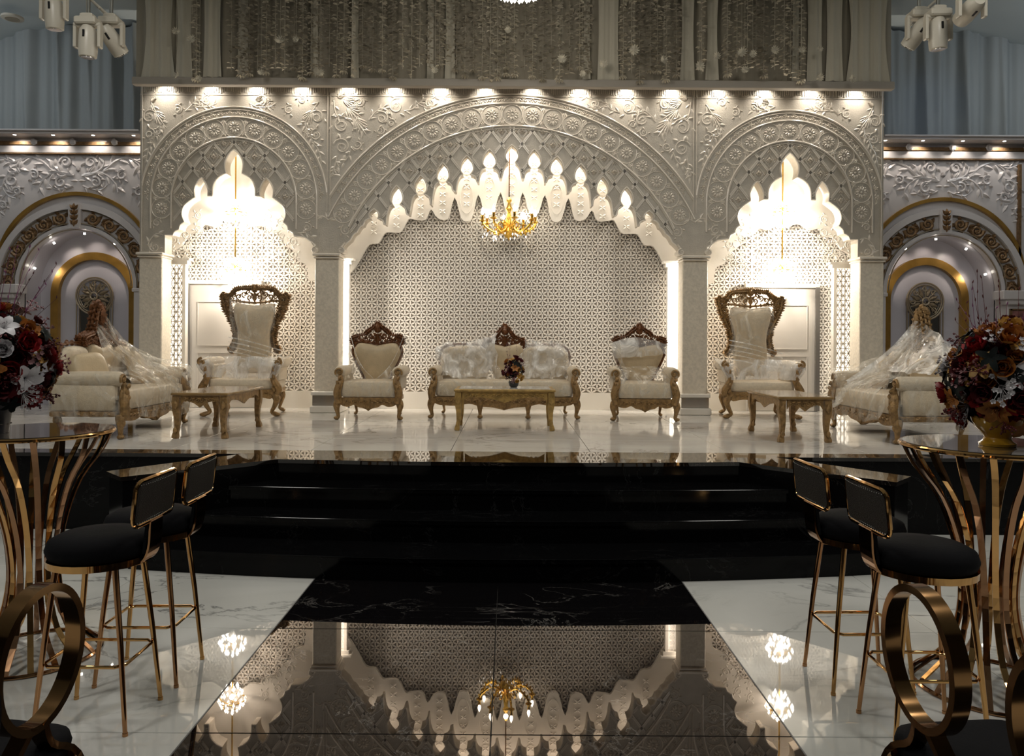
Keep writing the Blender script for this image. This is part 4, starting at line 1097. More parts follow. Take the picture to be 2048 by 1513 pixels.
# gilt candle chandelier
x, zh = P3(1018, 452, 10.25)
gc = thing('candle_chandelier', 'gilt candle-arm chandelier hanging in the middle arch', 'chandelier', (x, 10.25, zh))
KG = 10.25/F
MB().tube([(0, 0, 4.7-zh), (0, 0, 55*KG)], .009, 6).obj('rod', M['dgold'], gc)
MB().lathe([(.0, 58*KG), (.02, 56*KG), (.035, 50*KG), (.015, 46*KG), (.03, 38*KG), (.045, 34*KG), (.02, 28*KG), (.035, 15*KG), (.055, 6*KG), (.05, 0), (.07, -5*KG), (.095, -12*KG), (.06, -20*KG), (.02, -25*KG), (0, -30*KG)], n=16, wav=lambda a, z: .08*cos(8*a)).obj('hub', M['gilt'], gc)
arm = MB(); 
pa = catmull([(.05, 0, -.01), (.12, 0, -.07), (.20, 0, -.09), (.28, 0, -.05), (.34, 0, .0), (.36, 0, .05)], 4)
arm.tube(pa, [.014]*len(pa), 6); arm.tube(catmull([(.12, 0, -.05), (.15, 0, .02), (.11, 0, .05), (.08, 0, .02)], 4), .008, 5)
for i in range(0, len(pa), 3):
    p = pa[i]; arm.leaf(p.x, 0, p.z, .9, .06, .03, .01); arm.leaf(p.x, 0, p.z, -1.2, .05, .025, .01)
arm.lathe([(.012, .04), (.045, .055), (.042, .062), (.016, .065), (.018, .12), (.024, .13), (.010, .135)], (.36, 0, 0), 10)
arm_m = arm.mesh('arm', M['gilt'])
bulb_m = MB().lathe([(.0, 0), (.014, .01), (.022, .035), (.016, .065), (.0, .10)], n=8).mesh('bulb', M['bulb'])
drop = MB()
for k in range(26):
    a = R.uniform(0, TAU); rr = R.uniform(.08, .36); z = -.10-R.uniform(0, .12)*(1-rr); s_ = .009
    p = (rr*cos(a), rr*sin(a), z); drop.add([(p[0]+s_, p[1], p[2]), (p[0], p[1]+s_, p[2]), (p[0]-s_, p[1], p[2]), (p[0], p[1]-s_, p[2]), (p[0], p[1], p[2]+s_*1.6), (p[0], p[1], p[2]-s_*2.4)], [(0, 1, 4), (1, 2, 4), (2, 3, 4), (3, 0, 4), (1, 0, 5), (2, 1, 5), (3, 2, 5), (0, 3, 5)])
drop.obj('crystal_drops', M['crystal'], gc, False, kind='stuff', label='clear crystal drops')
for k in range(8):
    a = TAU*k/8+.2
    ar = put('arm', arm_m, gc, (0, 0, 0), rot=(0, 0, a)); put('bulb', bulb_m, ar, (.36, 0, .135), label='lit candle bulb')
light('POINT', 'candle_light', (x, 10.1, zh+.25), 5, (1.0, .86, .66), .03)
# large hall chandelier, of which only the lowest edge shows
x, zl = P3(1037, -5, 7.0)
hc = thing('crystal_chandelier', 'brilliant crystal bowl chandelier cut off by the top edge of the picture', 'chandelier', (x, 7.0, zl))
m_ = MB()
for ring in range(9):
    an = ring/9*PI/2; rr = .42*sin(an)+.02; zz = .34*(1-cos(an)); n = max(5, int(rr*90))
    for k in range(n):
        a = TAU*k/n+ring*.3; p = (rr*cos(a), rr*sin(a), zz+.02); s_ = .017
        m_.add([(p[0]+s_, p[1], p[2]), (p[0], p[1]+s_, p[2]), (p[0]-s_, p[1], p[2]), (p[0], p[1]-s_, p[2]), (p[0], p[1], p[2]+s_*1.3), (p[0], p[1], p[2]-s_*1.5)], [(0, 1, 4), (1, 2, 4), (2, 3, 4), (3, 0, 4), (1, 0, 5), (2, 1, 5), (3, 2, 5), (0, 3, 5)])
m_.obj('crystal_bowl', M['chand_glow'], hc, False, kind='stuff', label='bowl of glowing crystal drops')
MB().tube([(0, 0, .36), (0, 0, 5.94-zl)], .02, 8).obj('rod', M['gilt'], hc)
MB().tube([(.44*cos(TAU*i/24), .44*sin(TAU*i/24), .38) for i in range(24)], .015, 6, closed=True).obj('hoop', M['gilt'], hc)
light('POINT', 'hall_chandelier_light', (x, 7.0, zl-.06), 26, (1.0, .93, .82), .03)

# ================================================================== FURNITURE
def S2(px, s=1): return px
def cab_leg(mb, x, y, ztop_, sx, sy, r=.035, spread=.035, foot=True):
    "cabriole leg: knee outwards, ankle in, scrolled foot on the floor"
    p = [(x, y, ztop_), (x+sx*spread*.8, y+sy*spread*.5, ztop_*.72), (x+sx*spread*.3, y+sy*spread*.2, ztop_*.38), (x-sx*spread*.1, y, ztop_*.18), (x+sx*spread*.5, y+sy*spread*.4, ztop_*.09+.004), (x+sx*spread, y+sy*spread*.7, .020)]
    c = catmull(p, 3); rr = [1.25, 1.3, 1.25, 1.15, .95, .78, .68, .62, .6, .6, .62, .68, .74, .78, .72, .55]
    mb.tube(c, [r*rr[min(i, 15)] for i in range(len(c))], 8)
    mb.sup((x+sx*spread*.9, y+sy*spread*.6, r*.62), (r*.95, r*.95, r*.62), .9, .9, 8, 5)
    mb.leaf(x+sx*spread*.7, y-r*1.1, ztop_*.62, PI/2, .07, .04, .012); mb.leaf(x+sx*spread*.7, y-r*1.2, ztop_*.85, -PI/2, .07, .045, .014)

def crest(mb, hw, zl_, zs, zp, y, t=.014):
    "pierced carved crest: hw half width, zl lower edge, zs shoulder height, zp peak"
    for s in (-1, 1):
        lo = catmull([(s*hw, zl_-.03, 0), (s*hw*.92, zl_+.05, 0), (s*hw*.55, zl_+.035, 0), (s*hw*.25, zl_-.01, 0), (0, zl_-.03, 0)], 4)
        carved(mb, [(p.x, p.y) for p in lo], y, t, .035, None, 2)
        up = catmull([(s*hw, zl_-.02, 0), (s*hw*1.04, zs-.02, 0), (s*hw*.85, zs+.01, 0), (s*hw*.5, zs+.035, 0), (s*hw*.4, zs+.07, 0), (s*hw*.2, zp-.08, 0), (0, zp-.015, 0)], 4)
        carved(mb, [(p.x, p.y) for p in up], y, t, .045, s*-1 if False else None, 1, jag=1.0)
        h = zs-zl_
        for (fx_, fz, fr) in ((.78, .45, .038), (.52, .55, .042), (.26, .5, .045), (.30, 1.15, .030), (.12, 1.0, .028), (.10, .25, .026), (.9, .25, .024)):
            x = s*hw*fx_; z = zl_+h*fz
            plane_tube(mb, spiral(x, z, fr, PI/2, 1.2, s, 12, r_end=.3), y-.005, t*.8, t*.6)
            mb.leaf(x, y-.005, z, PI/2+s*.5, fr*1.5, fr*.8, .018); mb.leaf(x, y-.005, z, -PI/2+s*.9, fr*1.5, fr*.7, .018)
    mb.leaf(0, y-.012, zl_-.02, PI/2, (zp-zl_)*.55, .07, .03); mb.leaf(0, y-.012, zl_+(zp-zl_)*.45, PI/2, (zp-zl_)*.57, .075, .03)
    for s in (-1, 1):
        for k in range(4): mb.leaf(0, y-.005, zl_+(zp-zl_)*(.3+.17*k), PI/2+s*(.9-.1*k), .085-.012*k, .035, .02)

def heart(hw, z0, z1, n=7):
    r_ = [(hw*.42, z0), (hw*.62, z0+(z1-z0)*.25), (hw*.92, z0+(z1-z0)*.62), (hw*.98, z0+(z1-z0)*.82), (hw*.78, z1), (hw*.4, z1-.005), (0, z1-.03)]
    a = catmull([(p[0], p[1], 0) for p in r_], 3); pts = [(p.x, p.y) for p in a]
    return pts+[(-x, z) for x, z in pts[::-1][1:]]

def sheet(rows, nu=26, nv=18, amp=.012, fr=9, seed=0.0):
    "wrap: rows of 3-D control points, interpolated and crinkled"
    rws = [catmull(r_, max(1, nu//(len(r_)-1))) for r_ in rows]; m = min(len(r_) for r_ in rws)
    cols = [catmull([rws[j][i] for j in range(len(rows))], max(1, nv//(len(rows)-1))) for i in range(m)]
    k = len(cols[0]); vs = []
    for i in range(m):
        for j in range(k):
            p = cols[i][j]; q = Vector((p.x*fr+seed, p.y*fr, p.z*fr*.6))
            d = mnoise.noise_vector(q)*amp+mnoise.noise_vector(q*2.7)*amp*.5
            vs.append(tuple(p+d))
    return MB().add(vs, [(i*k+j, i*k+j+1, (i+1)*k+j+1, (i+1)*k+j) for i in range(m-1) for j in range(k-1)])

def seating(t_, W, D=.72, legs=2, kind='armchair', wood='wood_gold'):
    "common lower body: legs, apron, seat, arms. origin at floor centre, front is -y"
    hw = W/2; yf = -D/2+.03; yb = D/2-.06
    for i, x in enumerate([-hw+.055+(W-.11)*k/(legs-1) for k in range(legs)]):
        sx = -1 if x < -.3*hw else (1 if x > .3*hw else 0)
        if legs == 4 and i in (1, 2): sx = 0
        m_ = MB(); cab_leg(m_, x, yf+.03, .22, sx, -1, .036, .02); m_.obj('leg', M[wood], t_)
    for s in (-1, 1):
        m_ = MB(); cab_leg(m_, s*(hw-.15), yb+.02, .22, s*.6, 1, .026, .03); m_.obj('leg', M[wood], t_)
    # apron with scalloped edge
    xw = hw-.085; pts = [(-xw, .265), (xw, .265), (xw, .19)]
    seg = [(xw*.92, .165), (xw*.7, .155), (xw*.5, .18), (xw*.35, .15), (xw*.15, .135), (0, .105)]
    c = catmull([(p[0], p[1], 0) for p in [(xw, .19)]+seg], 3); pts += [(p.x, p.y) for p in c[1:]]; pts += [(-p.x, p.y) for p in c[::-1][1:]]
    m_ = MB(); m_.prism(pts, yf+.005, yf+.05)
    for s in (-1, 1):
        for k in range(int(xw/.07)):
            x = s*(.03+k*.07); plane_tube(m_, spiral(x+s*.02, .215, .022, PI/2, 1.1, s, 8), yf, .008); m_.leaf(x, yf, .21, PI/2+s*1.2, .06, .03, .014)
    m_.leaf(0, yf-.002, .13, PI/2, .11, .07, .025); m_.leaf(0, yf-.002, .2, -PI/2, .09, .06, .02)
    m_.obj('apron', M[wood], t_)
    m_ = MB(); m_.box((0, .02, .235), (2*xw, D-.14, .05)); m_.obj('seat_rail', M[wood], t_, False)
    m_ = MB(); m_.sup((0, -.02, .36), (xw+.005, D/2-.045, .10), .22, .14, 24, 8); m_.obj('seat', M['fabric'], t_, ang=3)
    # arms
    for s in (-1, 1):
        x = s*(hw-.07); m_ = MB()
        m_.sup((x, -.02, .565), (.075, D/2-.06, .075), .35, .95, 16, 8, rot=None) if False else None
        yy = [yf+.015, yf+.03, yf+.05, 0, yb-.02, yb]; rr = [.045, .065, .072, .074, .068, .03]
        m_.tube([(x+s*.0, a, .565-.02*(i == 5)) for i, a in enumerate(yy)], rr, 14)
        m_.rbox((x-s*.01, -.01, .45), (.085, D-.20, .2), .02)
        ar = m_.obj('arm', M['fabric'], t_)
        m_ = MB()
        plane_tube(m_, spiral(x, .565, .052, -s*.6+(PI if s < 0 else 0), 1.3, s, 18), yf+.012, .014, .012, n=6)
        m_.sup((x, yf+.01, .565), (.022, .015, .022), 1, 1, 8, 4)
        c = catmull([(x-s*.01, yf+.015, .53), (x-s*.02, yf+.01, .47), (x+s*.0, yf, .40), (x+s*.018, yf-.005, .33), (x+s*.012, yf, .26), (x+s*.0, yf+.01, .20)], 3)
        m_.tube(c, [.022, .026, .03, .036, .04, .044, .046, .046, .046, .048, .048, .046, .046, .045, .045, .044][:len(c)], 8)
        for k in range(5): m_.leaf(x, yf-.035, .25+k*.055, PI/2+(.5 if k % 2 else -.5), .06, .04, .018)
        m_.obj('arm_post', M[wood], t_)
    return hw, yf, yb

def armchair(label, loc, rz, wrap):
    t_ = thing('armchair', label, 'armchair', loc, rz, 'matching baroque seats on the stage')
    hw, yf, yb = seating(t_, .83)
    y = yb-.03
    m_ = MB(); m_.pillow(heart(.30, .42, .905), y, .07, (0, .68)); m_.obj('backrest', M['fabric_tan'], t_, ang=3)
    m_ = MB(); c = heart(.315, .40, .92)
    m_.tube([(p[0], y+.02, p[1]) for p in c], .02, 6, closed=False); m_.obj('back_frame', M['mahogany'], t_)
    m_ = MB(); crest(m_, .31, .91, .985, 1.18, y+.015); m_.obj('crest', M['mahogany'], t_, label='pierced mahogany-brown carved crest')
    if wrap == 'v':
        for s in (-1, 1):
            rows = [[(s*.34, y+.0, 1.0), (s*.30, y-.09, .80), (s*.14, y-.12, .58), (s*.03, y-.13, .47)],
                    [(s*.40, y-.02, .97), (s*.38, y-.12, .80), (s*.30, y-.2, .62), (s*.2, y-.22, .48)],
                    [(s*.43, y-.02, .85), (s*.44, y-.1, .74), (s*.38, y-.3, .66), (s*.31, yf+.02, .49)]]
            sheet(rows, 24, 16, .018, 11, s).obj('plastic_wrap', M['plastic'], t_, ang=3, label='clear crinkled plastic wrap')
            c = catmull([(s*.335, y-.01, 1.0), (s*.24, y-.09, .74), (s*.14, y-.12, .58), (s*.03, y-.13, .475)], 5); MB().tube(c, .005, 5).obj('wrap_edge', M['plastic_milky'], t_)
        rows = [[(-.33, y-.15, .50), (0, y-.16, .475), (.33, y-.15, .50)], [(-.34, yf+.1, .475), (0, yf+.1, .475), (.34, yf+.1, .475)], [(-.33, yf-.005, .43), (0, yf-.01, .44), (.33, yf-.005, .43)], [(-.33, yf-.008, .27), (0, yf-.012, .27), (.33, yf-.008, .27)]]
        sheet(rows, 20, 16, .008, 12, 5).obj('plastic_wrap', M['plastic_thin'], t_, ang=3, label='clear crinkled plastic wrap')
    else:
        rows = [[(-.36, y-.02, .93), (-.1, y-.03, 1.00), (.15, y-.03, .97), (.36, y-.02, .90)], [(-.33, y-.09, .80), (0, y-.11, .86), (.2, y-.11, .84), (.35, y-.07, .80)], [(-.34, y-.1, .74), (0, y-.12, .76), (.2, y-.12, .78), (.37, y-.08, .80)]]
        sheet(rows, 24, 12, .014, 12, 2).obj('plastic_wrap', M['plastic_milky'], t_, ang=3, label='clear crinkled plastic wrap')
        rows = [[(-.38, y-.05, .95), (-.34, y-.1, .78), (-.31, y-.14, .60), (-.3, y-.2, .50)], [(-.24, y-.05, .92), (-.24, y-.12, .78), (-.18, y-.16, .62), (-.1, y-.2, .50)]]
        sheet(rows, 18, 10, .014, 12, 3).obj('plastic_wrap', M['plastic'], t_, ang=3)
        rows = [[(-.41, y-.15, .62), (-.1, y-.14, .66), (.2, y-.14, .64), (.41, y-.15, .63)], [(-.38, y-.3, .66), (-.1, y-.25, .56), (.2, y-.25, .56), (.40, y-.3, .66)], [(-.36, yf+.04, .52), (0, yf+.03, .48), (.36, yf+.04, .52)], [(-.33, yf-.008, .28), (0, yf-.012, .28), (.33, yf-.008, .28)]]
        rows = [[r_[0], r_[len(r_)//2], r_[-1]] for r_ in rows]
        sheet(rows, 22, 18, .014, 12, 4).obj('plastic_wrap', M['plastic'], t_, ang=3)
    return t_
xa_, ya_ = PF(737, 840, SH); armchair('cream armchair beside the inner left column, plastic parted in a V over its back', (xa_, ya_+.30, SH), 0.0, 'v')
xa_, ya_ = PF(1292, 843, SH); armchair('cream armchair beside the inner right column, back bound across with plastic film', (xa_, ya_+.30, SH), -.05, 'x')

def hump(x0, x1, z0, z1):
    xm = (x0+x1)/2; h = (x1-x0)/2
    c = catmull([(xm-h*.9, z0, 0), (xm-h, z0+(z1-z0)*.6, 0), (xm-h*.8, z1-.03, 0), (xm-h*.3, z1, 0), (xm+h*.3, z1, 0), (xm+h*.8, z1-.03, 0), (xm+h, z0+(z1-z0)*.6, 0), (xm+h*.9, z0, 0)], 3)
    return [(p.x, p.y) for p in c]
def sofa(label, loc, rz, W, legs, wrap, peak=1.17, crest_mat='mahogany', side_frame='mahogany', pillows=False):
    t_ = thing('sofa', label, 'sofa', loc, rz, 'matching baroque seats on the stage')
    hw, yf, yb = seating(t_, W, .74, legs)
    y = yb-.03; bw = hw-.10
    m_ = MB(); m_.pillow(heart(.25, .42, .90), y-.01, .06, (0, .68)); m_.obj('backrest', M['fabric_tan'], t_, ang=3)
    for s in (-1, 1):
        a_, b_ = (.20, bw) if s > 0 else (-bw, -.20)
        m_ = MB(); m_.pillow(hump(a_, b_, .42, .87), y, .06); m_.obj('back_cushion', M['fabric'], t_, ang=3)
        m_ = MB(); c = hump(a_-.01, b_+.01, .55, .90); carved(m_, c, y+.02, .016, .04, None, 2); m_.obj('back_frame', M[side_frame], t_)
    m_ = MB()
    for dy_, kk in (((.012, 1),) if peak < 1.2 else ((-.035, .93), (.0, 1), (.04, .96))): crest(m_, .25*(1.25 if peak > 1.2 else 1)*kk, .89, .955, .89+(peak-.89)*kk, y+dy_)
    m_.obj('crest', M[crest_mat], t_, label='pierced carved crest at the middle of the back')
    if pillows:
        for s in (-1, 1):
            m_ = MB(); m_.sup((s*(bw-.18), y-.17, .62), (.20, .075, .19), .55, .45, 18, 8, rot=Matrix.Rotation(-.3, 3, 'X') @ Matrix.Rotation(s*.3, 3, 'Z')); m_.obj('pillow', M['fabric_tan'], t_, ang=3)
    return t_, hw, yf, yb, y, bw
xa_, ya_ = PF(1008, 838, SH)
t_, hw, yf, yb, y, bw = sofa('long cream sofa at the stage centre, both side backs under crinkled plastic', (xa_, ya_+.31, SH), 0, 1.86, 4, True)
for s, lab in ((-1, 'left'), (1, 'right')):
    i0 = .10 if s < 0 else .25
    rows = [[(s*i0, y-.02, 1.02 if s < 0 else .95), (s*(bw*.45), y-.03, .95), (s*(bw*.8), y-.03, .94), (s*(bw+.04), y-.02, .86)],
            [(s*(i0+.02), y-.08, .86), (s*(bw*.45), y-.08, .84), (s*(bw*.8), y-.08, .84), (s*(bw+.05), y-.08, .76)],
            [(s*.06, y-.11, .62), (s*(bw*.4), y-.11, .66), (s*(bw*.8), y-.11, .66), (s*(bw+.02), y-.11, .64)],
            [(s*.02, y-.15, .47), (s*(bw*.4), y-.17, .475), (s*(bw*.8), y-.17, .48), (s*(bw), y-.17, .50)]]
    sheet(rows, 44, 32, .038, 12, s*3).obj('plastic_wrap', M['plastic_milky'], t_, ang=3, label='shiny crinkled plastic wrap')
rows = [[(-bw, y-.16, .485), (0, y-.17, .475), (bw, y-.16, .485)], [(-bw, yf+.1, .475), (0, yf+.1, .472), (bw, yf+.1, .475)], [(-bw, yf-.005, .43), (0, yf-.01, .44), (bw, yf-.005, .43)], [(-bw, yf-.01, .28), (0, yf-.012, .28), (bw, yf-.01, .28)]]
sheet(rows, 30, 16, .008, 12, 9).obj('plastic_wrap', M['plastic_thin'], t_, ang=3)

# side loveseats facing the centre
for s in (-1, 1):
    lab = 'cream loveseat at the left end of the stage, dark crest bare above draped film' if s < 0 else 'cream loveseat at the right end of the stage, wholly shrouded in plastic film'
    t_, hw, yf, yb, y, bw = sofa(lab, (s*3.97, 7.90, SH), PI/2 if s < 0 else -PI/2, 1.50, 2, True, 1.33, 'mahogany' if s < 0 else 'wood_gold', 'mahogany' if s < 0 else 'wood_gold', True)
    # near arm's outer face: in the local frame the near side is -x for the left sofa (rot +90 -> -x is -y world)
    q = -1 if s < 0 else 1
    m_ = MB(); m_.rbox((q*(hw-.045), .03, .39), (.06, .60, .26), .02); m_.obj('side_panel', M['fabric'], t_, ang=3)
    m_ = MB(); m_.rbox((q*(hw-.045), .03, .235), (.065, .62, .05), .008)
    for k in range(8):
        x_ = -.24+k*.07
        n0 = len(m_.v); m_.leaf(0, 0, 0, (.5 if k % 2 else PI-.5), .075, .04, .02)
        m_.xform(Matrix.Translation((q*(hw-.015), x_, .225)) @ Matrix.Rotation(PI/2*q, 4, 'Z'), n0)
    m_.obj('side_rail', M['wood_gold'], t_)
    f = -q   # far arm side
    rows = [[(q*.12, y-.0, 1.12), (f*.10, y-.03, 1.16), (f*.42, y-.03, .96), (f*(hw-.05), y-.05, .84)],
            [(q*.15, y-.12, .86), (f*.08, y-.16, .88), (f*.40, y-.2, .78), (f*(hw-.02), y-.25, .74)],
            [(q*.30, y-.25, .62), (f*.05, y-.35, .66), (f*.4, y-.42, .66), (f*(hw+.02), y-.45, .68)],
            [(q*.55, yf+.03, .56), (q*.1, yf-.03, .50), (f*.4, yf-.05, .55), (f*(hw+.05), yf-.03, .62)],
            [(q*.56, yf-.05, .30), (q*.1, yf-.07, .28), (f*.4, yf-.08, .30), (f*(hw+.06), yf-.06, .32)],
            [(q*.5, yf-.06, .20), (q*.1, yf-.08, .16), (f*.4, yf-.09, .12), (f*(hw+.06), yf-.07, .16)]]
    sheet(rows, 32, 30, .024, 7, s*7).obj('plastic_wrap', M['plastic'], t_, ang=3, label='loose plastic film stretched from the crest to the far arm')
    # taut pulled strands
    for k in range(7):
        a0 = Vector((q*.02, y-.03, 1.24-k*.05)); b0 = Vector((f*(.15+.07*k), yf-.08, .56-.05*k)); mid_ = (a0+b0)/2+Vector((0, .05, -.03))
        w_ = .02+.01*(k % 3); c0 = catmull([a0, mid_, b0], 8); vs = []
        for i, p in enumerate(c0): vs += [tuple(p), tuple(p+Vector((w_, .0, -.035-w_*.5)))]
        MB().add(vs, [(2*i, 2*i+1, 2*i+3, 2*i+2) for i in range(len(c0)-1)]).obj('film_fold', M['plastic_milky'], t_, ang=3)
    rows = [[(q*(hw+.005), -.30, .60), (q*(hw+.01), 0, .62), (q*(hw+.005), .30, .60)], [(q*(hw+.012), -.33, .42), (q*(hw+.012), 0, .42), (q*(hw+.012), .33, .42)], [(q*(hw+.012), -.34, .22), (q*(hw+.015), 0, .18), (q*(hw+.012), .33, .2)], [(q*(hw+.02), -.30, .15), (q*(hw+.02), 0, .12), (q*(hw+.02), .33, .14)]]
    sheet(rows, 20, 18, .010, 9, s*4).obj('plastic_wrap', M['plastic_thin'], t_, ang=3)
    if s > 0:
        rows = [[(q*(hw-.1), y-.0, .92), (q*.45, y-.02, 1.0), (q*.15, y-.02, 1.12), (f*.02, y-.02, 1.22)], [(q*(hw-.05), y-.15, .80), (q*.45, y-.15, .85), (q*.15, y-.15, .88), (f*.0, y-.15, .9)], [(q*(hw-.02), y-.3, .66), (q*.45, y-.35, .66), (q*.2, y-.35, .66), (f*.0, y-.35, .66)]]
        sheet(rows, 26, 18, .025, 8, 21).obj('plastic_wrap', M['plastic_milky'], t_, ang=3)

def throne(label, loc, rz, s):
    t_ = thing('throne_chair', label, 'throne', loc, rz, 'tall throne chairs in the side arches')
    W, D = .98, .74; hw = W/2; yf = -D/2; yb = D/2-.08
    for sx in (-1, 1):
        m_ = MB(); cab_leg(m_, sx*(hw-.11), yf+.07, .30, sx, -1, .040, .075); m_.obj('leg', M['wood_gold'], t_)
        m_ = MB(); cab_leg(m_, sx*(hw-.16), yb, .30, sx*.8, 1, .032, .05); m_.obj('leg', M['wood_gold'], t_)
    xw = hw-.09
    c = catmull([(p[0], p[1], 0) for p in [(xw, .25), (xw*.9, .215), (xw*.6, .235), (xw*.3, .225), (0, .195)]], 3)
    pts = [(-xw, .33), (xw, .33)]+[(p.x, p.y) for p in c]+[(-p.x, p.y) for p in c[::-1][1:]]
    m_ = MB(); m_.prism(pts, yf+.02, yf+.07); m_.leaf(0, yf+.02, .21, PI/2, .11, .07, .03)
    for sx in (-1, 1):
        for k in range(5): m_.leaf(sx*(.06+k*.07), yf+.02, .28, PI/2+sx*1.2, .07, .035, .018)
    m_.obj('apron', M['wood_gold'], t_)
    MB().sup((0, 0, .385), (xw+.01, D/2-.03, .075), .25, .2, 22, 8).obj('seat', M['fabric'], t_, ang=3)
    MB().box((0, 0, .30), (2*xw, D-.16, .06)).obj('seat_rail', M['wood_gold'], t_, False)
    for sx in (-1, 1):
        c = catmull([(sx*(hw-.02), yf+.03, .66), (sx*(hw-.055), yf+.02, .60), (sx*(hw-.10), yf+.02, .50), (sx*(hw-.06), yf+.02, .40), (sx*(hw-.03), yf+.03, .33), (sx*(hw-.07), yf+.05, .27)], 3)
        m_ = MB(); m_.tube(c, [.034, .038, .04, .04, .038, .036, .036, .038, .042, .046, .048, .05, .05, .05, .046, .04][:len(c)], 8)
        plane_tube(m_, spiral(sx*(hw-.035), .665, .05, PI/2, 1.3, -sx, 16), yf+.0, .018, .012, n=6)
        for k in range(4): m_.leaf(sx*(hw-.07), yf-.02, .30+k*.08, PI/2+sx*.3, .08, .045, .02)
        m_.obj('arm_post', M['wood_gold'], t_)
        m_ = MB(); m_.tube([(sx*(hw-.06), a, .65+.03*b) for a, b in ((yf+.03, 0), (yf+.12, 0), (0, .1), (yb-.1, .3), (yb, .5))], [.05, .065, .068, .065, .05], 12)
        m_.rbox((sx*(hw-.10), .02, .53), (.08, D-.25, .22), .02); m_.obj('arm', M['fabric'], t_)
    y = yb-.02
    # back: waisted outline
    half = [(.21, .50), (.215, .80), (.205, .95), (.215, 1.08), (.25, 1.22), (.265, 1.34), (.235, 1.41), (.12, 1.40), (0, 1.385)]
    c = [(p.x, p.y) for p in catmull([(a, b, 0) for a, b in half], 3)]
    pill = c+[(-x, z) for x, z in c[::-1][1:]]
    MB().pillow(pill, y, .08, (0, 1.0)).obj('backrest', M['fabric'], t_, ang=3)
    m_ = MB()
    MB
    for sx in (-1, 1):
        fr = catmull([(a, b, 0) for a, b in [(sx*.33, .78), (sx*.27, .84), (sx*.245, .95), (sx*.25, 1.05), (sx*.30, 1.18), (sx*.36, 1.30), (sx*.40, 1.42), (sx*.415, 1.53)]], 4)
        f2 = [(p.x, p.y) for p in fr]; carved(m_, f2, y+.02, .024, .065, None, 1, 1.1)
        fi = [(p.x-sx*(.045+.035*max(0, p.y-1.1)/.4), p.y) for p in fr[4:]]; carved(m_, fi, y+.02, .014, .05, None, 1)
        for (px_, pz_, r_) in ((.375, 1.40, .045), (.33, 1.30, .035), (.26, 1.12, .03), (.25, 1.0, .03), (.27, .90, .03), (.365, 1.50, .04)):
            plane_tube(m_, spiral(sx*px_, pz_, r_, PI/2, 1.3, sx, 12), y+.01, .016, .012)
            for q_ in range(4): m_.leaf(sx*px_, y+.01, pz_, q_*1.6+.4, r_*1.6, r_*.8, .02)
    m_.obj('back_frame', M['antique' if s < 0 else 'wood_gold'], t_, label='pierced carved side rails of the back')
    m_ = MB()
    for sx in (-1, 1):
        arc = catmull([(a, b, 0) for a, b in [(sx*.425, 1.55), (sx*.36, 1.50), (sx*.30, 1.53), (sx*.24, 1.60), (sx*.12, 1.615), (0, 1.62)]], 5); carved(m_, [(p.x, p.y) for p in arc], y+.015, .016, .05, None, 1, 1.1)
        lo = catmull([(a, b, 0) for a, b in [(sx*.36, 1.44), (sx*.27, 1.45), (sx*.15, 1.435), (0, 1.42)]], 5); carved(m_, [(p.x, p.y) for p in lo], y+.015, .014, .035, None, 2)
        for (px_, pz_, r_) in ((.06, 1.49, .038), (.13, 1.53, .042), (.20, 1.50, .04), (.26, 1.51, .035), (.08, 1.56, .03), (.32, 1.48, .03)):
            plane_tube(m_, spiral(sx*px_, pz_, r_, -PI/2, 1.2, sx, 12), y+.01, .010, .008); m_.leaf(sx*px_, y+.01, pz_, PI/2+sx*.5, .05, .025, .015)
        for k in range(3): m_.leaf(0, y, 1.50+k*.05, PI/2+sx*(.8-.2*k), .09, .035, .02)
    m_.leaf(0, y-.005, 1.43, PI/2, .15, .06, .03); m_.leaf(0, y-.005, 1.56, PI/2, .11, .065, .03)
    m_.obj('crest', M['antique' if s < 0 else 'wood_gold'], t_, label='pierced carved crest with a leaf finial')
    # wrap over the back and around the arms
    rows = [[(-.30, y-.05, 1.50 if s < 0 else 1.38), (-.1, y-.06, 1.44 if s < 0 else 1.38), (.1, y-.06, 1.38), (.28, y-.05, 1.38)], [(-.29, y-.09, 1.22), (-.1, y-.12, 1.2), (.1, y-.12, 1.2), (.29, y-.09, 1.2)], [(-.25, y-.08, .98), (-.1, y-.11, .98), (.1, y-.11, .98), (.25, y-.08, .98)], [(-.33, y-.08, .76), (-.1, y-.11, .76), (.1, y-.11, .76), (.36, y-.08, .74)]]
    sheet(rows, 26, 24, .010, 9, s*5).obj('plastic_wrap', M['plastic'], t_, ang=3, label='clinging clear plastic wrap over the back')
    rows = [[(-hw-.02, yb-.1, .74), (-hw+.1, yf+.12, .73), (0, yf+.10, .735), (hw-.1, yf+.12, .73), (hw+.02, yb-.1, .74)], [(-hw-.02, yf+.1, .66), (-hw+.02, yf-.02, .64), (0, yf+.08, .62), (hw-.02, yf-.02, .64), (hw+.02, yf+.1, .66)], [(-hw+.06, yf+.1, .50), (-hw+.1, yf-.02, .48), (0, yf+.08, .50 if s > 0 else .46), (hw-.1, yf-.02, .48), (hw-.06, yf+.1, .50)]]
    sheet(rows, 36, 16, .012, 9, s*6).obj('plastic_wrap', M['plastic_milky'], t_, ang=3, label='plastic wrap wound round the arms')
    for k in range(5):
        z0 = .95-.06*k; a0 = Vector((-.30, y-.10, z0+.03)); b0 = Vector((.38, y-.13, z0-.14)); mid_ = Vector((0, y-.16, z0-.03)); c0 = catmull([a0, mid_, b0], 8)
        vs = []
        for p in c0: vs += [tuple(p), tuple(p+Vector((0, -.004, -.014)))]
        MB().add(vs, [(2*i, 2*i+1, 2*i+3, 2*i+2) for i in range(len(c0)-1)]).obj('film_fold', M['plastic_milky'], t_, ang=3)
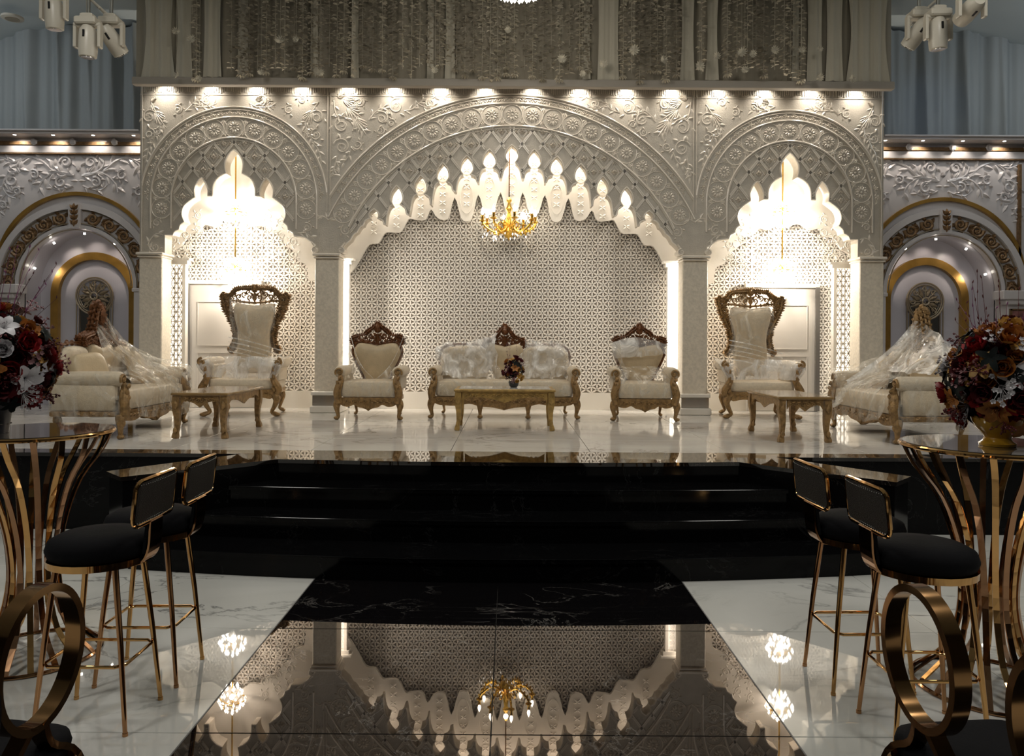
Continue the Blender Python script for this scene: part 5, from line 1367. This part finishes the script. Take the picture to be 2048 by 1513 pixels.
    return t_
xa_, ya_ = PF(478, 833, SH); throne('tall throne chair with dark carved back frame in the left side arch, wrapped in film', (xa_, ya_+.32, SH), .06, -1)
xa_, ya_ = PF(1527, 838, SH); throne('tall throne chair with gilt carved back frame in the right side arch, wrapped in film', (xa_, ya_+.32, SH), -.06, 1)

def coffee_table(label, x0, x1, y0, y1, mat_='wood_table', glass=False):
    cx_, cy_ = (x0+x1)/2, (y0+y1)/2; a_, b_ = (x1-x0)/2, (y1-y0)/2; h = .435
    t_ = thing('coffee_table', label, 'table', (cx_, cy_, SH), 0, 'carved gilt coffee tables on the stage')
    for sx in (-1, 1):
        for sy in (-1, 1):
            m_ = MB(); x, y = sx*(a_-.035), sy*(b_-.035)
            c = catmull([(x, y, h-.03), (x+sx*.004, y, .30), (x-sx*.006, y, .20), (x-sx*.004, y, .10), (x+sx*.006, y+sy*.004, .045), (x+sx*.012, y+sy*.008, .0)], 3)
            rr = [.044, .046, .047, .046, .044, .040, .036, .034, .031, .029, .028, .029, .033, .038, .038, .034]
            m_.tube(c, rr[:len(c)], 4)
            m_.leaf(x, y-.045, .28, PI/2, .09, .05, .012); m_.leaf(x, y-.045, .05, PI/2, .07, .04, .012)
            m_.obj('leg', M[mat_], t_)
    m_ = MB(); m_.rbox((0, 0, h-.012), (2*a_+.02, 2*b_+.02, .028), .008); m_.obj('tabletop', M['table_top_dark'] if glass else M[mat_], t_, False)
    m_ = MB(); m_.rbox((0, 0, h+.004), (2*a_-.08, 2*b_-.08, .006), .002); m_.obj('top_inlay', M['marble_s'] if not glass else M['mirror'], t_, False, label='polished pale inlay of the tabletop') if not glass else None
    for ax, L, pos in (('x', a_, -b_+.02), ('x', a_, b_-.02), ('y', b_, -a_+.02), ('y', b_, a_-.02)):
        m_ = MB(); Lh = L-.08
        c = catmull([(p[0], p[1], 0) for p in [(Lh, h-.12), (Lh*.8, h-.075), (Lh*.55, h-.085), (Lh*.3, h-.10), (0, h-.14)]], 3)
        m_.prism([(-Lh, h-.026), (Lh, h-.026)]+[(p.x, p.y) for p in c]+[(-p.x, p.y) for p in c[::-1][1:]], -.008, .008)
        for sg in (-1, 1):
            k = 0
            while .02+k*.055 < Lh-.03:
                x = sg*(.025+k*.055); plane_tube(m_, spiral(x, h-.068, .020, PI/2, 1.2, sg, 8), -.012*(1 if pos < 0 else -1), .006); m_.leaf(x, -.010*(1 if pos < 0 else -1), h-.06, PI/2+sg*1.3, .05, .025, .014 if pos < 0 else -.014); k += 1
        if ax == 'y': m_.xform(Matrix.Translation((pos, 0, 0)) @ Matrix.Rotation(PI/2, 4, 'Z') @ Matrix.Scale(1 if pos > 0 else 1, 4))
        else: m_.xform(Matrix.Translation((0, pos, 0)))
        m_.obj('apron', M[mat_], t_)
    return t_
A = PF(909, 862, SH); B = PF(1109, 863, SH); coffee_table('rectangular carved gilt coffee table before the long sofa, small bouquet on top', A[0], B[0], A[1], A[1]+.55)
A = PF(343, 878, SH); B = PF(455, 878, SH); coffee_table('carved gilt coffee table in front of the left throne', A[0], B[0], A[1], A[1]+1.05, 'wood_gold', True)
A = PF(1558, 886, SH); B = PF(1668, 888, SH); coffee_table('carved gilt coffee table in front of the right throne', A[0], B[0], A[1], A[1]+.95, 'wood_gold', True)

# ------------------------------------------------------------------ flowers
def petal_mesh(mb, a, r, L, W, cup, lift, z0=0, nseg=3):
    "one curved petal leaving the axis at angle a"
    ca, sa = cos(a), sin(a); vs = []
    for j in range(nseg+1):
        t = j/nseg; rad = r+L*t*cos(cup*t+lift); z = z0+L*t*sin(cup*t+lift); w_ = W*sin(PI*min(1, .18+t*.72))
        for q in (-1, 0, 1):
            zz = z+(.12*W if q else 0)
            vs.append((rad*ca-q*w_*sa, rad*sa+q*w_*ca, zz))
    mb.add(vs, [(j*3+k, j*3+k+1, j*3+k+4, j*3+k+3) for j in range(nseg) for k in range(2)])
def rose(m1, s=1.0):
    mb = MB()
    for ring, (n, r, L, W, lift, cup) in enumerate(((7, .012, .050, .026, .35, .5), (6, .010, .042, .024, .75, .5), (5, .007, .034, .018, 1.1, .4), (4, .003, .028, .012, 1.35, .3))):
        for k in range(n): petal_mesh(mb, TAU*k/n+ring*.5, r*s, L*s, W*s, cup, lift, .0)
    mb.sup((0, 0, .004), (.012*s, .012*s, .012*s), 1, 1, 8, 4)
    return mb.mesh('rose', m1, ang=3)
def lily(m1, s=1.0, n=6):
    mb = MB()
    for k in range(n): petal_mesh(mb, TAU*k/n, .004, .068*s, .024*s, -.7, 1.0, 0, 4)
    for k in range(5): a = TAU*k/5; mb.tube([(0, 0, 0), (.012*cos(a), .012*sin(a), .04*s)], .0015, 3)
    return mb.mesh('lily', m1, ang=3)
FL = {}
for c_ in ('red', 'burgundy', 'orange', 'amber', 'wpetal'): FL[('r', c_)] = rose(M[c_]); FL[('l', c_)] = lily(M[c_])
mb = MB()
for k in range(9):
    a = R.uniform(0, TAU); e = R.uniform(.5, 1.5); L = R.uniform(.05, .1); p = (L*cos(a)*cos(e), L*sin(a)*cos(e), L*sin(e)); mb.tube([(0, 0, 0), p], .0018, 3)
    for q in range(3): mb.sup((p[0]*(1-.2*q)+R.uniform(-.01, .01), p[1]*(1-.2*q)+R.uniform(-.01, .01), p[2]*(1-.2*q)), (.006, .006, .006), 1, 1, 6, 4)
FL['berry'] = mb.mesh('berry_sprig', M['burgundy'])
mb = MB()
for k in range(12):
    a = R.uniform(0, TAU); e = R.uniform(.4, 1.5); L = R.uniform(.04, .085); p = Vector((L*cos(a)*cos(e), L*sin(a)*cos(e), L*sin(e))); mb.tube([(0, 0, 0), p], .0015, 3)
    for q in range(4): petal_mesh(mb, TAU*q/4+a, .001, .014, .005, .3, .6, 0, 2); 
    n0 = len(mb.v)
    for q in range(5): petal_mesh(mb, TAU*q/5+a, .001, .013, .005, .3, .5, 0, 2)
    mb.xform(Matrix.Translation(p), n0)
FL['sprigw'] = mb.mesh('white_sprig', M['wpetal'], ang=3); FL['sprigp'] = mb.mesh('pink_sprig', M['pink'], ang=3)
mb = MB()
for k in range(5):
    a = TAU*k/5+R.uniform(-.3, .3); petal_mesh(mb, a, .0, R.uniform(.07, .11), .022, -.5, .5, 0, 4)
FL['leaf'] = mb.mesh('leaf_cluster', M['leaf'], ang=3)
mb = MB()
for k in range(8):
    petal_mesh(mb, TAU*k/8, .003, .016, .007, .2, .4, 0, 2)
mb.sup((0, 0, .004), (.006, .006, .005), 1, 1, 6, 4)
FL['daisy'] = mb.mesh('small_daisy', M['amber'], ang=3)

def bouquet(label, loc, rx, rz_, n, seed, sc_=1.0, grass='twig', extra=None, palette=None, zmin=-.75, lean=(0, 0)):
    rr = random.Random(seed)
    t_ = thing('bouquet', label, 'bouquet', loc, 0)
    ico = 0
    # hidden core of foliage
    m_ = MB(); m_.sup((0, 0, rz_*.9), (rx*.66, rx*.66, rz_*.66), 1, 1, 14, 8); m_.obj('foliage_core', M['leaf'], t_)
    m_ = MB(); m_.tube([(0, 0, -.1*sc_), (0, 0, rz_*.6)], .02*sc_, 6); m_.obj('stem_bundle', M['twig'], t_)
    pal = palette or ['red', 'burgundy', 'orange', 'amber', 'wpetal', 'red', 'burgundy', 'orange']
    g = (1+5**.5)/2
    for i in range(n):
        zz = 1-(1-zmin)*(i+.5)/n; a = TAU*i/g+rr.uniform(-.2, .2); q = sqrt(max(0, 1-zz*zz)); k = rr.uniform(.80, 1.14)
        nrm = Vector((q*cos(a), q*sin(a), zz)); p = Vector((nrm.x*rx*k, nrm.y*rx*k, rz_*.95+nrm.z*rz_*k))
        rot = nrm.to_track_quat('Z', 'Y').to_euler()
        kind = i % 9
        if kind in (0, 3, 6): key = ('r', rr.choice(pal)); nm = 'rose'; s_ = rr.uniform(.85, 1.3)
        elif kind == 1: key = ('l', rr.choice(['amber', 'orange', 'wpetal'])); nm = 'lily'; s_ = rr.uniform(.9, 1.15)
        elif kind in (2, 7): key = 'leaf'; nm = 'leaf_cluster'; s_ = rr.uniform(.6, .95)
        elif kind == 4: key = rr.choice(['sprigw', 'sprigp', 'sprigp']); nm = 'flower_sprig'; s_ = rr.uniform(.9, 1.3)
        elif kind == 5: key = 'berry'; nm = 'berry_sprig'; s_ = rr.uniform(.8, 1.2)
        else: key = rr.choice([('r', rr.choice(pal)), 'daisy']); nm = 'small_flower'; s_ = rr.uniform(.6, 1.1)
        put(nm, FL[key], t_, p, rot=rot, scale=s_*sc_)
    # long dry stems
    for k in range(extra or 14):
        a = rr.uniform(0, TAU); L = rr.uniform(.6, 1.35)*rz_*1.5; bx_, by_ = .3*rx*cos(a), .3*rx*sin(a); sp = rr.uniform(.15, .75)
        pts = catmull([(bx_, by_, rz_*1.2), (bx_*1.4+lean[0]*.3+.03*cos(a), by_*1.4+.03*sin(a), rz_*1.2+L*.5), (bx_*1.5+sp*rx*cos(a)+lean[0], by_*1.5+sp*rx*sin(a), rz_*1.2+L)], 4)
        m_ = MB(); m_.tube(pts, [.0018*sc_*(1-.6*i/len(pts)) for i in range(len(pts))], 4)
        for q in range(3):
            p = pts[len(pts)-1-q*2]; m_.leaf(p.x, p.y, p.z, rr.uniform(.8, 2.2), .02*sc_, .006*sc_, .002)
        m_.obj('dry_stem', M[grass if k % 3 else 'purple'], t_)
    return t_
# centre table posy
tx, tz = P3(1028, 778, 8.75); ty_ = PF(1028, 862, SH)[1]+.27
zt_ = SH+.435+.008
pot = thing('flower_pot', 'small dark pot hidden under the posy on the centre coffee table', 'pot', ((1028-CX)*ty_/F, ty_, zt_))
MB().lathe([(.035, 0), (.05, .02), (.058, .06), (.05, .065)], n=16).obj('pot_body', M['vase_tiny'], pot)
bouquet('small dark posy with amber roses and one white bloom on the centre coffee table', ((1028-CX)*ty_/F, ty_, zt_+.06), .095, .13, 46, 5, .62, 'twig', 10, ['burgundy', 'burgundy', 'amber', 'orange'])

# ------------------------------------------------------------------ bar tables
def bar_table(label, x, y, r, h, glass_label):
    t_ = thing('bar_table', label, 'table', (x, y, 0), 0, 'round gold bar tables')
    MB().lathe([(r-.012, h-.012), (r-.008, h), (r-.016, h)], n=48).obj('glass_top', M['glass_top'], t_, label='dark reflective glass top')
    MB().tube([(r*cos(TAU*i/48), r*sin(TAU*i/48), h-.012) for i in range(48)], .011, 8, closed=True).obj('rim', M['gold'], t_)
    n = 18
    for k in range(n):
        a = TAU*k/n
        pr = [(r-.01, h-.022), (r*.86, h*.90), (r*.60, h*.78), (r*.42, h*.62), (r*.33, h*.45), (r*.34, h*.30), (r*.48, h*.14), (r*.80, h*.03), (r*.86, .006)]
        tw = .35
        c = catmull([(q*cos(a+tw*(1-z/h)), q*sin(a+tw*(1-z/h)), z) for q, z in pr], 3)
        m_ = MB(); m_.strap(c, .026, .007, lambda i, c=c: (-c[i].y, c[i].x, 0)); m_.obj('bar', M['dgold'] if k % 2 else M['gold'], t_, False)
    MB().tube([(r*.86*cos(TAU*i/40), r*.86*sin(TAU*i/40), .010) for i in range(40)], .010, 6, closed=True).obj('base_ring', M['rose_gold'], t_)
    return t_
BT1 = (-2.385, 3.85); BT2 = (2.235, 3.56); HT = 1.13
bar_table('round gold bar table cut by the left edge, dark vase on it', *BT1, .355, HT, '')
bar_table('round gold bar table at the right edge, amber vase on it', *BT2, .37, HT, '')
v1 = thing('vase', 'dark charcoal vase on the left bar table', 'vase', (-2.53, 3.72, HT+.001))
MB().lathe([(.06, 0), (.085, .0), (.088, .03), (.098, .12), (.105, .18), (.10, .185), (.092, .18)], n=28).obj('vase_body', M['vase_dark'], v1)
m_ = MB()
for k in range(16): a = TAU*k/16; m_.sup((.089*cos(a), .089*sin(a), .045), (.010, .010, .004), 1, 1, 6, 3)
m_.obj('vase_band', M['stud'], v1, kind='stuff', label='thin silver bead band')
bouquet('large red, orange and white silk bouquet on the left bar table', (-2.50, 3.72, HT+.10), .225, .255, 165, 11, 1.0, 'twig', 26, lean=(.05, 0))
v2 = thing('vase', 'amber glazed footed vase on the right bar table', 'vase', (2.235, 3.50, HT+.001))
MB().lathe([(.075, 0), (.085, .0), (.088, .015), (.070, .03), (.062, .05), (.075, .075), (.105, .11), (.12, .15), (.125, .17), (.115, .17)], n=28, wav=lambda a, z: .015*cos(12*a)).xform(Matrix.Diagonal((.86, .86, .75, 1))).obj('vase_body', M['vase_gold'], v2)
bouquet('large red, rust and white silk bouquet with magenta grasses on the right bar table', (2.265, 3.50, HT+.075), .205, .235, 165, 23, 1.0, 'burgundy', 26)

# ------------------------------------------------------------------ bar stools
def bar_stool():
    t_ = thing('bar_stool', 'bar stool', 'stool', (0, 0, 0))
    sr = .195; sh_ = .675
    MB().lathe([(0, 0), (sr*.8, 0), (sr, .02), (sr+.012, .05), (sr, .085), (sr*.8, .105), (sr*.4, .112), (0, .113)], (0, 0, sh_), 28).obj('seat', M['velvet'], t_, ang=2, label='round black velvet cushion')
    m_ = MB(); m_.lathe([(sr-.02, -.012), (sr+.008, -.012), (sr+.010, .016), (sr-.02, .016)], (0, 0, sh_), 28); m_.obj('seat_ring', M['gold'], t_, ang=.5)
    for sx in (-1, 1):
        for sy in (-1, 1):
            m_ = MB(); m_.tube([(sx*.12, sy*.115, sh_-.01), (sx*.155, sy*.135, .35), (sx*.185, sy*.155, .012)], [.013, .0115, .009], 10); m_.tube([(sx*.185, sy*.155, .014), (sx*.1855, sy*.155, 0)], .011, 10)
            m_.obj('leg', M['rose_gold' if sy < 0 else 'gold'], t_)
    z = .27; q = .165, .142
    c = [(-q[0], -q[1]), (q[0], -q[1]), (q[0]+.0, q[1]), (-q[0], q[1])]
    m_ = MB(); m_.tube([(x, y, z) for x, y in [(-q[0]+.03, -q[1]), (q[0]-.03, -q[1]), (q[0], -q[1]+.03), (q[0], q[1]-.03), (q[0]-.03, q[1]), (-q[0]+.03, q[1]), (-q[0], q[1]-.03), (-q[0], -q[1]+.03)]], .007, 8, closed=True); m_.obj('footrest', M['gold'], t_)
    # back: +x side
    xb_ = .225
    def rr_pts(w_, h_, r_, n=5):
        o = []
        for cx_, cz_, a0 in ((w_-r_, h_-r_, 0), (-w_+r_, h_-r_, PI/2), (-w_+r_, -h_+r_, PI), (w_-r_, -h_+r_, 1.5*PI)):
            for i in range(n+1): a = a0+PI/2*i/n; o.append((cx_+r_*cos(a), cz_+r_*sin(a)))
        return o
    bz = .930; o2 = rr_pts(.180, .092, .038)
    bend = lambda yy: xb_+.02-.55*yy*yy
    m_ = MB(); m_.tube([(bend(a)+(b*.10), a, bz+b) for a, b in o2], .009, 8, closed=True); m_.obj('back_frame', M['gold'], t_)
    m_ = MB(); n = len(o2); 
    vs = [(bend(a)+b*.10-.006, a*.98, bz+b*.98) for a, b in o2]+[(bend(a)+b*.10+.006, a*.98, bz+b*.98) for a, b in o2]
    m_.add(vs, [tuple(range(n-1, -1, -1)), tuple(range(n, 2*n))]+[(i, (i+1) % n, n+(i+1) % n, n+i) for i in range(n)]); m_.obj('backrest', M['panelblk'], t_, ang=.5)
    m_ = MB()
    for row in (-.078, .076):
        for k in range(22):
            yy = -.16+k*.0152
            for sd in (-1, 1):
                p = (bend(yy)+row*.10+sd*.008, yy, bz+row); s_ = .0028
                m_.add([(p[0]+s_, p[1], p[2]), (p[0], p[1]+s_, p[2]), (p[0]-s_, p[1], p[2]), (p[0], p[1]-s_, p[2]), (p[0], p[1], p[2]+s_), (p[0], p[1], p[2]-s_)], [(0, 1, 4), (1, 2, 4), (2, 3, 4), (3, 0, 4), (1, 0, 5), (2, 1, 5), (3, 2, 5), (0, 3, 5)])
    m_.obj('stud_row', M['stud'], t_, kind='stuff', label='rows of tiny silver studs')
    m_ = MB(); c = catmull([(.10, 0, sh_-.015), (.19, 0, sh_-.012), (.225, 0, sh_+.05), (.232, 0, sh_+.15), (.235, 0, bz-.09)], 4); m_.strap(c, .11, .008, lambda i: (0, 1, 0)); m_.obj('back_support', M['rose_gold'], t_, False, label='wide curved metal strap from seat to back')
    m_ = MB(); c = catmull([(.208, 0, sh_+.03), (.222, 0, sh_+.15), (.226, 0, bz-.08)], 4); m_.strap(c, .125, .010, lambda i: (0, 1, 0)); m_.obj('support_pad', M['velvet'], t_, False)
    return t_
st = bar_stool()
stools = [((-1.715, 3.22), 0, 'nearer gold-legged black bar stool at the left bar table'), ((-1.70, 3.645), 0.02, 'farther gold-legged black bar stool at the left bar table'),
          ((1.70, 3.14), PI, 'nearer gold-legged black bar stool at the right bar table'), ((1.655, 3.62), PI+.03, 'farther gold-legged black bar stool at the right bar table')]
for i, (p, rz, lab) in enumerate(stools):
    o = st if i == 0 else copy_tree(st)
    o.location = (p[0], p[1], 0); o.rotation_euler = (0, 0, rz); o['label'] = lab; o['group'] = 'black and gold bar stools'

# ------------------------------------------------------------------ oval-back banquet chairs
def oval_chair(label, loc, rz, pad=False, ringm='ring'):
    t_ = thing('banquet_chair', label, 'chair', loc, rz, 'gold oval-back banquet chairs')
    zc, a_, b_ = .775, .140, .180; yb_ = .20
    n = 48; c = [Vector((a_*cos(TAU*i/n), yb_+.012*(sin(TAU*i/n)), zc+b_*sin(TAU*i/n))) for i in range(n)]
    m_ = MB(); vs = []
    for i, p in enumerate(c):
        a = TAU*i/n; nr = Vector((cos(a), 0, sin(a))); dp = Vector((0, 1, 0))
        for u, v in ((-.010, -.023), (.010, -.023), (.010, .023), (-.010, .023)): vs.append(tuple(p+nr*u+dp*v))
    m_.add(vs, [(i*4+k, i*4+(k+1) % 4, ((i+1) % n)*4+(k+1) % 4, ((i+1) % n)*4+k) for i in range(n) for k in range(4)])
    m_.obj('back_ring', M['ringblk' if pad else 'ring'], t_, ang=.6)
    if pad: MB().sup((0, yb_+.0, zc), (a_-.01, .03, b_-.01), .5, .95, 24, 8).obj('back_pad', M['blacklth'], t_, ang=3, label='black padded oval')
    for s in (-1, 1):
        c = catmull([(s*.02, yb_-.01, zc-b_+.01), (s*.07, yb_-.03, .52), (s*.17, yb_-.03, .44), (s*.20, yb_+.02, .25), (s*.205, yb_+.09, 0)], 4)
        m_ = MB(); m_.strap(c, .045, .018, lambda i: (0, 1, 0)); m_.obj('leg', M['ring'], t_, False)
        c = catmull([(s*.19, -.20, .43), (s*.195, -.21, .2), (s*.20, -.22, 0)], 4)
        m_ = MB(); m_.strap(c, .035, .02, lambda i: (0, 1, 0)); m_.obj('leg', M['ring'], t_, False)
    MB().sup((0, -.02, .475), (.205, .205, .04), .4, .35, 24, 8).obj('seat', M['velvet'], t_, ang=3, label='black seat pad')
    MB().rbox((0, -.02, .425), (.38, .39, .03), .01).obj('seat_frame', M['ring'], t_, False)
    return t_
oval_chair('gold oval-back banquet chair at the lower left, ring open', (-1.405, 1.99, 0), -1.72)
oval_chair('black padded oval-back banquet chair cut by the lower left corner', (-1.33, 1.53, 0), -1.72, True)
oval_chair('gold oval-back banquet chair in the lower right, nearer the black runner', (1.285, 2.02, 0), 1.68)
oval_chair('gold oval-back banquet chair cut by the lower right corner', (1.345, 1.575, 0), 1.66)

# ------------------------------------------------------------------ stage lights hung from trusses
def moving_head(label, x, y, z, tilt, swing, lens_face='off', grid=False, sc_=1.0, yaw=0):
    t_ = thing('moving_head_light', label, 'stage light', (x, y, z), 0, 'moving head lights under the ceiling', rot=(0, 0, yaw))
    m_ = MB(); m_.rbox((0, 0, .16*sc_), (.20*sc_, .16*sc_, .07*sc_), .012); m_.rbox((0, 0, .21*sc_), (.12*sc_, .10*sc_, .05*sc_), .01); m_.obj('base', M['white_shell'], t_, False)
    m_ = MB()
    for s in (-1, 1):
        m_.rbox((s*.115*sc_, 0, .03*sc_), (.03*sc_, .07*sc_, .24*sc_), .008)
    m_.rbox((0, 0, .125*sc_), (.25*sc_, .08*sc_, .03*sc_), .008); m_.obj('yoke', M['white_shell'], t_, False)
    hd = bpy.data.objects.new('head', MB().lathe([(0, .13*sc_), (.05*sc_, .125*sc_), (.075*sc_, .08*sc_), (.082*sc_, 0), (.085*sc_, -.10*sc_), (.078*sc_, -.17*sc_), (.062*sc_, -.175*sc_)], n=20).mesh('head', M['white_shell'])); C.objects.link(hd); hd.parent = t_
    hd.rotation_euler = (tilt, swing, 0)
    m_ = MB(); m_.lathe([(.0, -.178*sc_), (.060*sc_, -.180*sc_), (.060*sc_, -.172*sc_)], n=18); m_.obj('lens', M['chrome'] if lens_face == 'off' else M['lens'], hd)
    m_ = MB(); m_.rbox((.0, -.080*sc_, .03*sc_), (.022*sc_, .01, .07*sc_), .004); m_.obj('vent', M['black'], hd, False)
    if grid:
        m_ = MB()
        for k in range(9): m_.box(((-.05+k*.0125)*sc_, 0, -.183*sc_), (.004, .115*sc_*sqrt(max(.05, 1-((k-4)/5)**2)), .006))
        m_.obj('grille', M['white_shell'], hd, False, kind='stuff')
    # hanging stem
    MB().tube([(0, 0, .22*sc_), (0, 0, 5.94-z)], .018, 8).obj('hanger', M['chrome'], t_)
    return t_
def MH(px, py, Y): x, z = P3(px, py, Y); return x, Y, z
moving_head('ivory moving head light at the far left of the left ceiling cluster, pointing down', *MH(108, 22, 7.4), 0.1, 0)
moving_head('ivory moving head light hanging lowest in the left ceiling cluster, pointing straight down', *MH(176, 78, 7.3), .05, .03)
moving_head('tilted moving head light with a grille face, right of the left ceiling cluster', *MH(222, 76, 7.7), .55, -.45, grid=True)
moving_head('tilted moving head light with a grille face, left of the right ceiling cluster', *MH(1838, 62, 7.7), .55, .5, grid=True)
moving_head('ivory moving head light pointing straight down in the right ceiling cluster', *MH(1876, 62, 7.3), .05, -.05)
moving_head('moving head light facing the hall with a round black lens, right ceiling cluster', *MH(1943, 16, 6.9), 1.35, 0, lens_face='black')
for s in (-1, 1):
    t_ = thing('lighting_bar', 'pale metal lighting bar above the %s cluster of stage lights' % ('left' if s < 0 else 'right'), 'lighting bar', (0, 0, 0))
    a = P3(150 if s < 0 else 1905, -30, 8.1); b = P3(238 if s < 0 else 1818, 50, 8.1)
    for k in range(3):
        MB().tube([(a[0]+.05*k*s, 8.05+.05*k, a[1]+.05*k), (b[0]+.05*k*s, 8.15+.05*k, b[1]+.03*k)], .014, 8).obj('rail', M['white_shell'], t_)
    m_ = MB()
    for k in range(6):
        f = k/5; m_.tube([(a[0]+(b[0]-a[0])*f, 8.06, a[1]+(b[1]-a[1])*f), (a[0]+(b[0]-a[0])*f+.1*s, 8.22, a[1]+(b[1]-a[1])*f+.06)], .009, 6)
    m_.tube([(a[0], 8.1, a[1]), (a[0], 8.1, 5.94)], .015, 6)
    m_.obj('brace', M['white_shell'], t_)
x, z = P3(25, 8, 9.9)
dl = thing('ceiling_light', 'round recessed ceiling light in the upper left corner', 'downlight', (x, 9.9, 5.72))
MB().lathe([(.0, -.012), (.10, -.012), (.13, -.004), (.13, .02)], n=24).obj('trim_ring', M['white_shell'], dl)
MB().lathe([(.0, -.016), (.085, -.016), (.085, -.010)], n=20).obj('diffuser', M['grille'], dl)
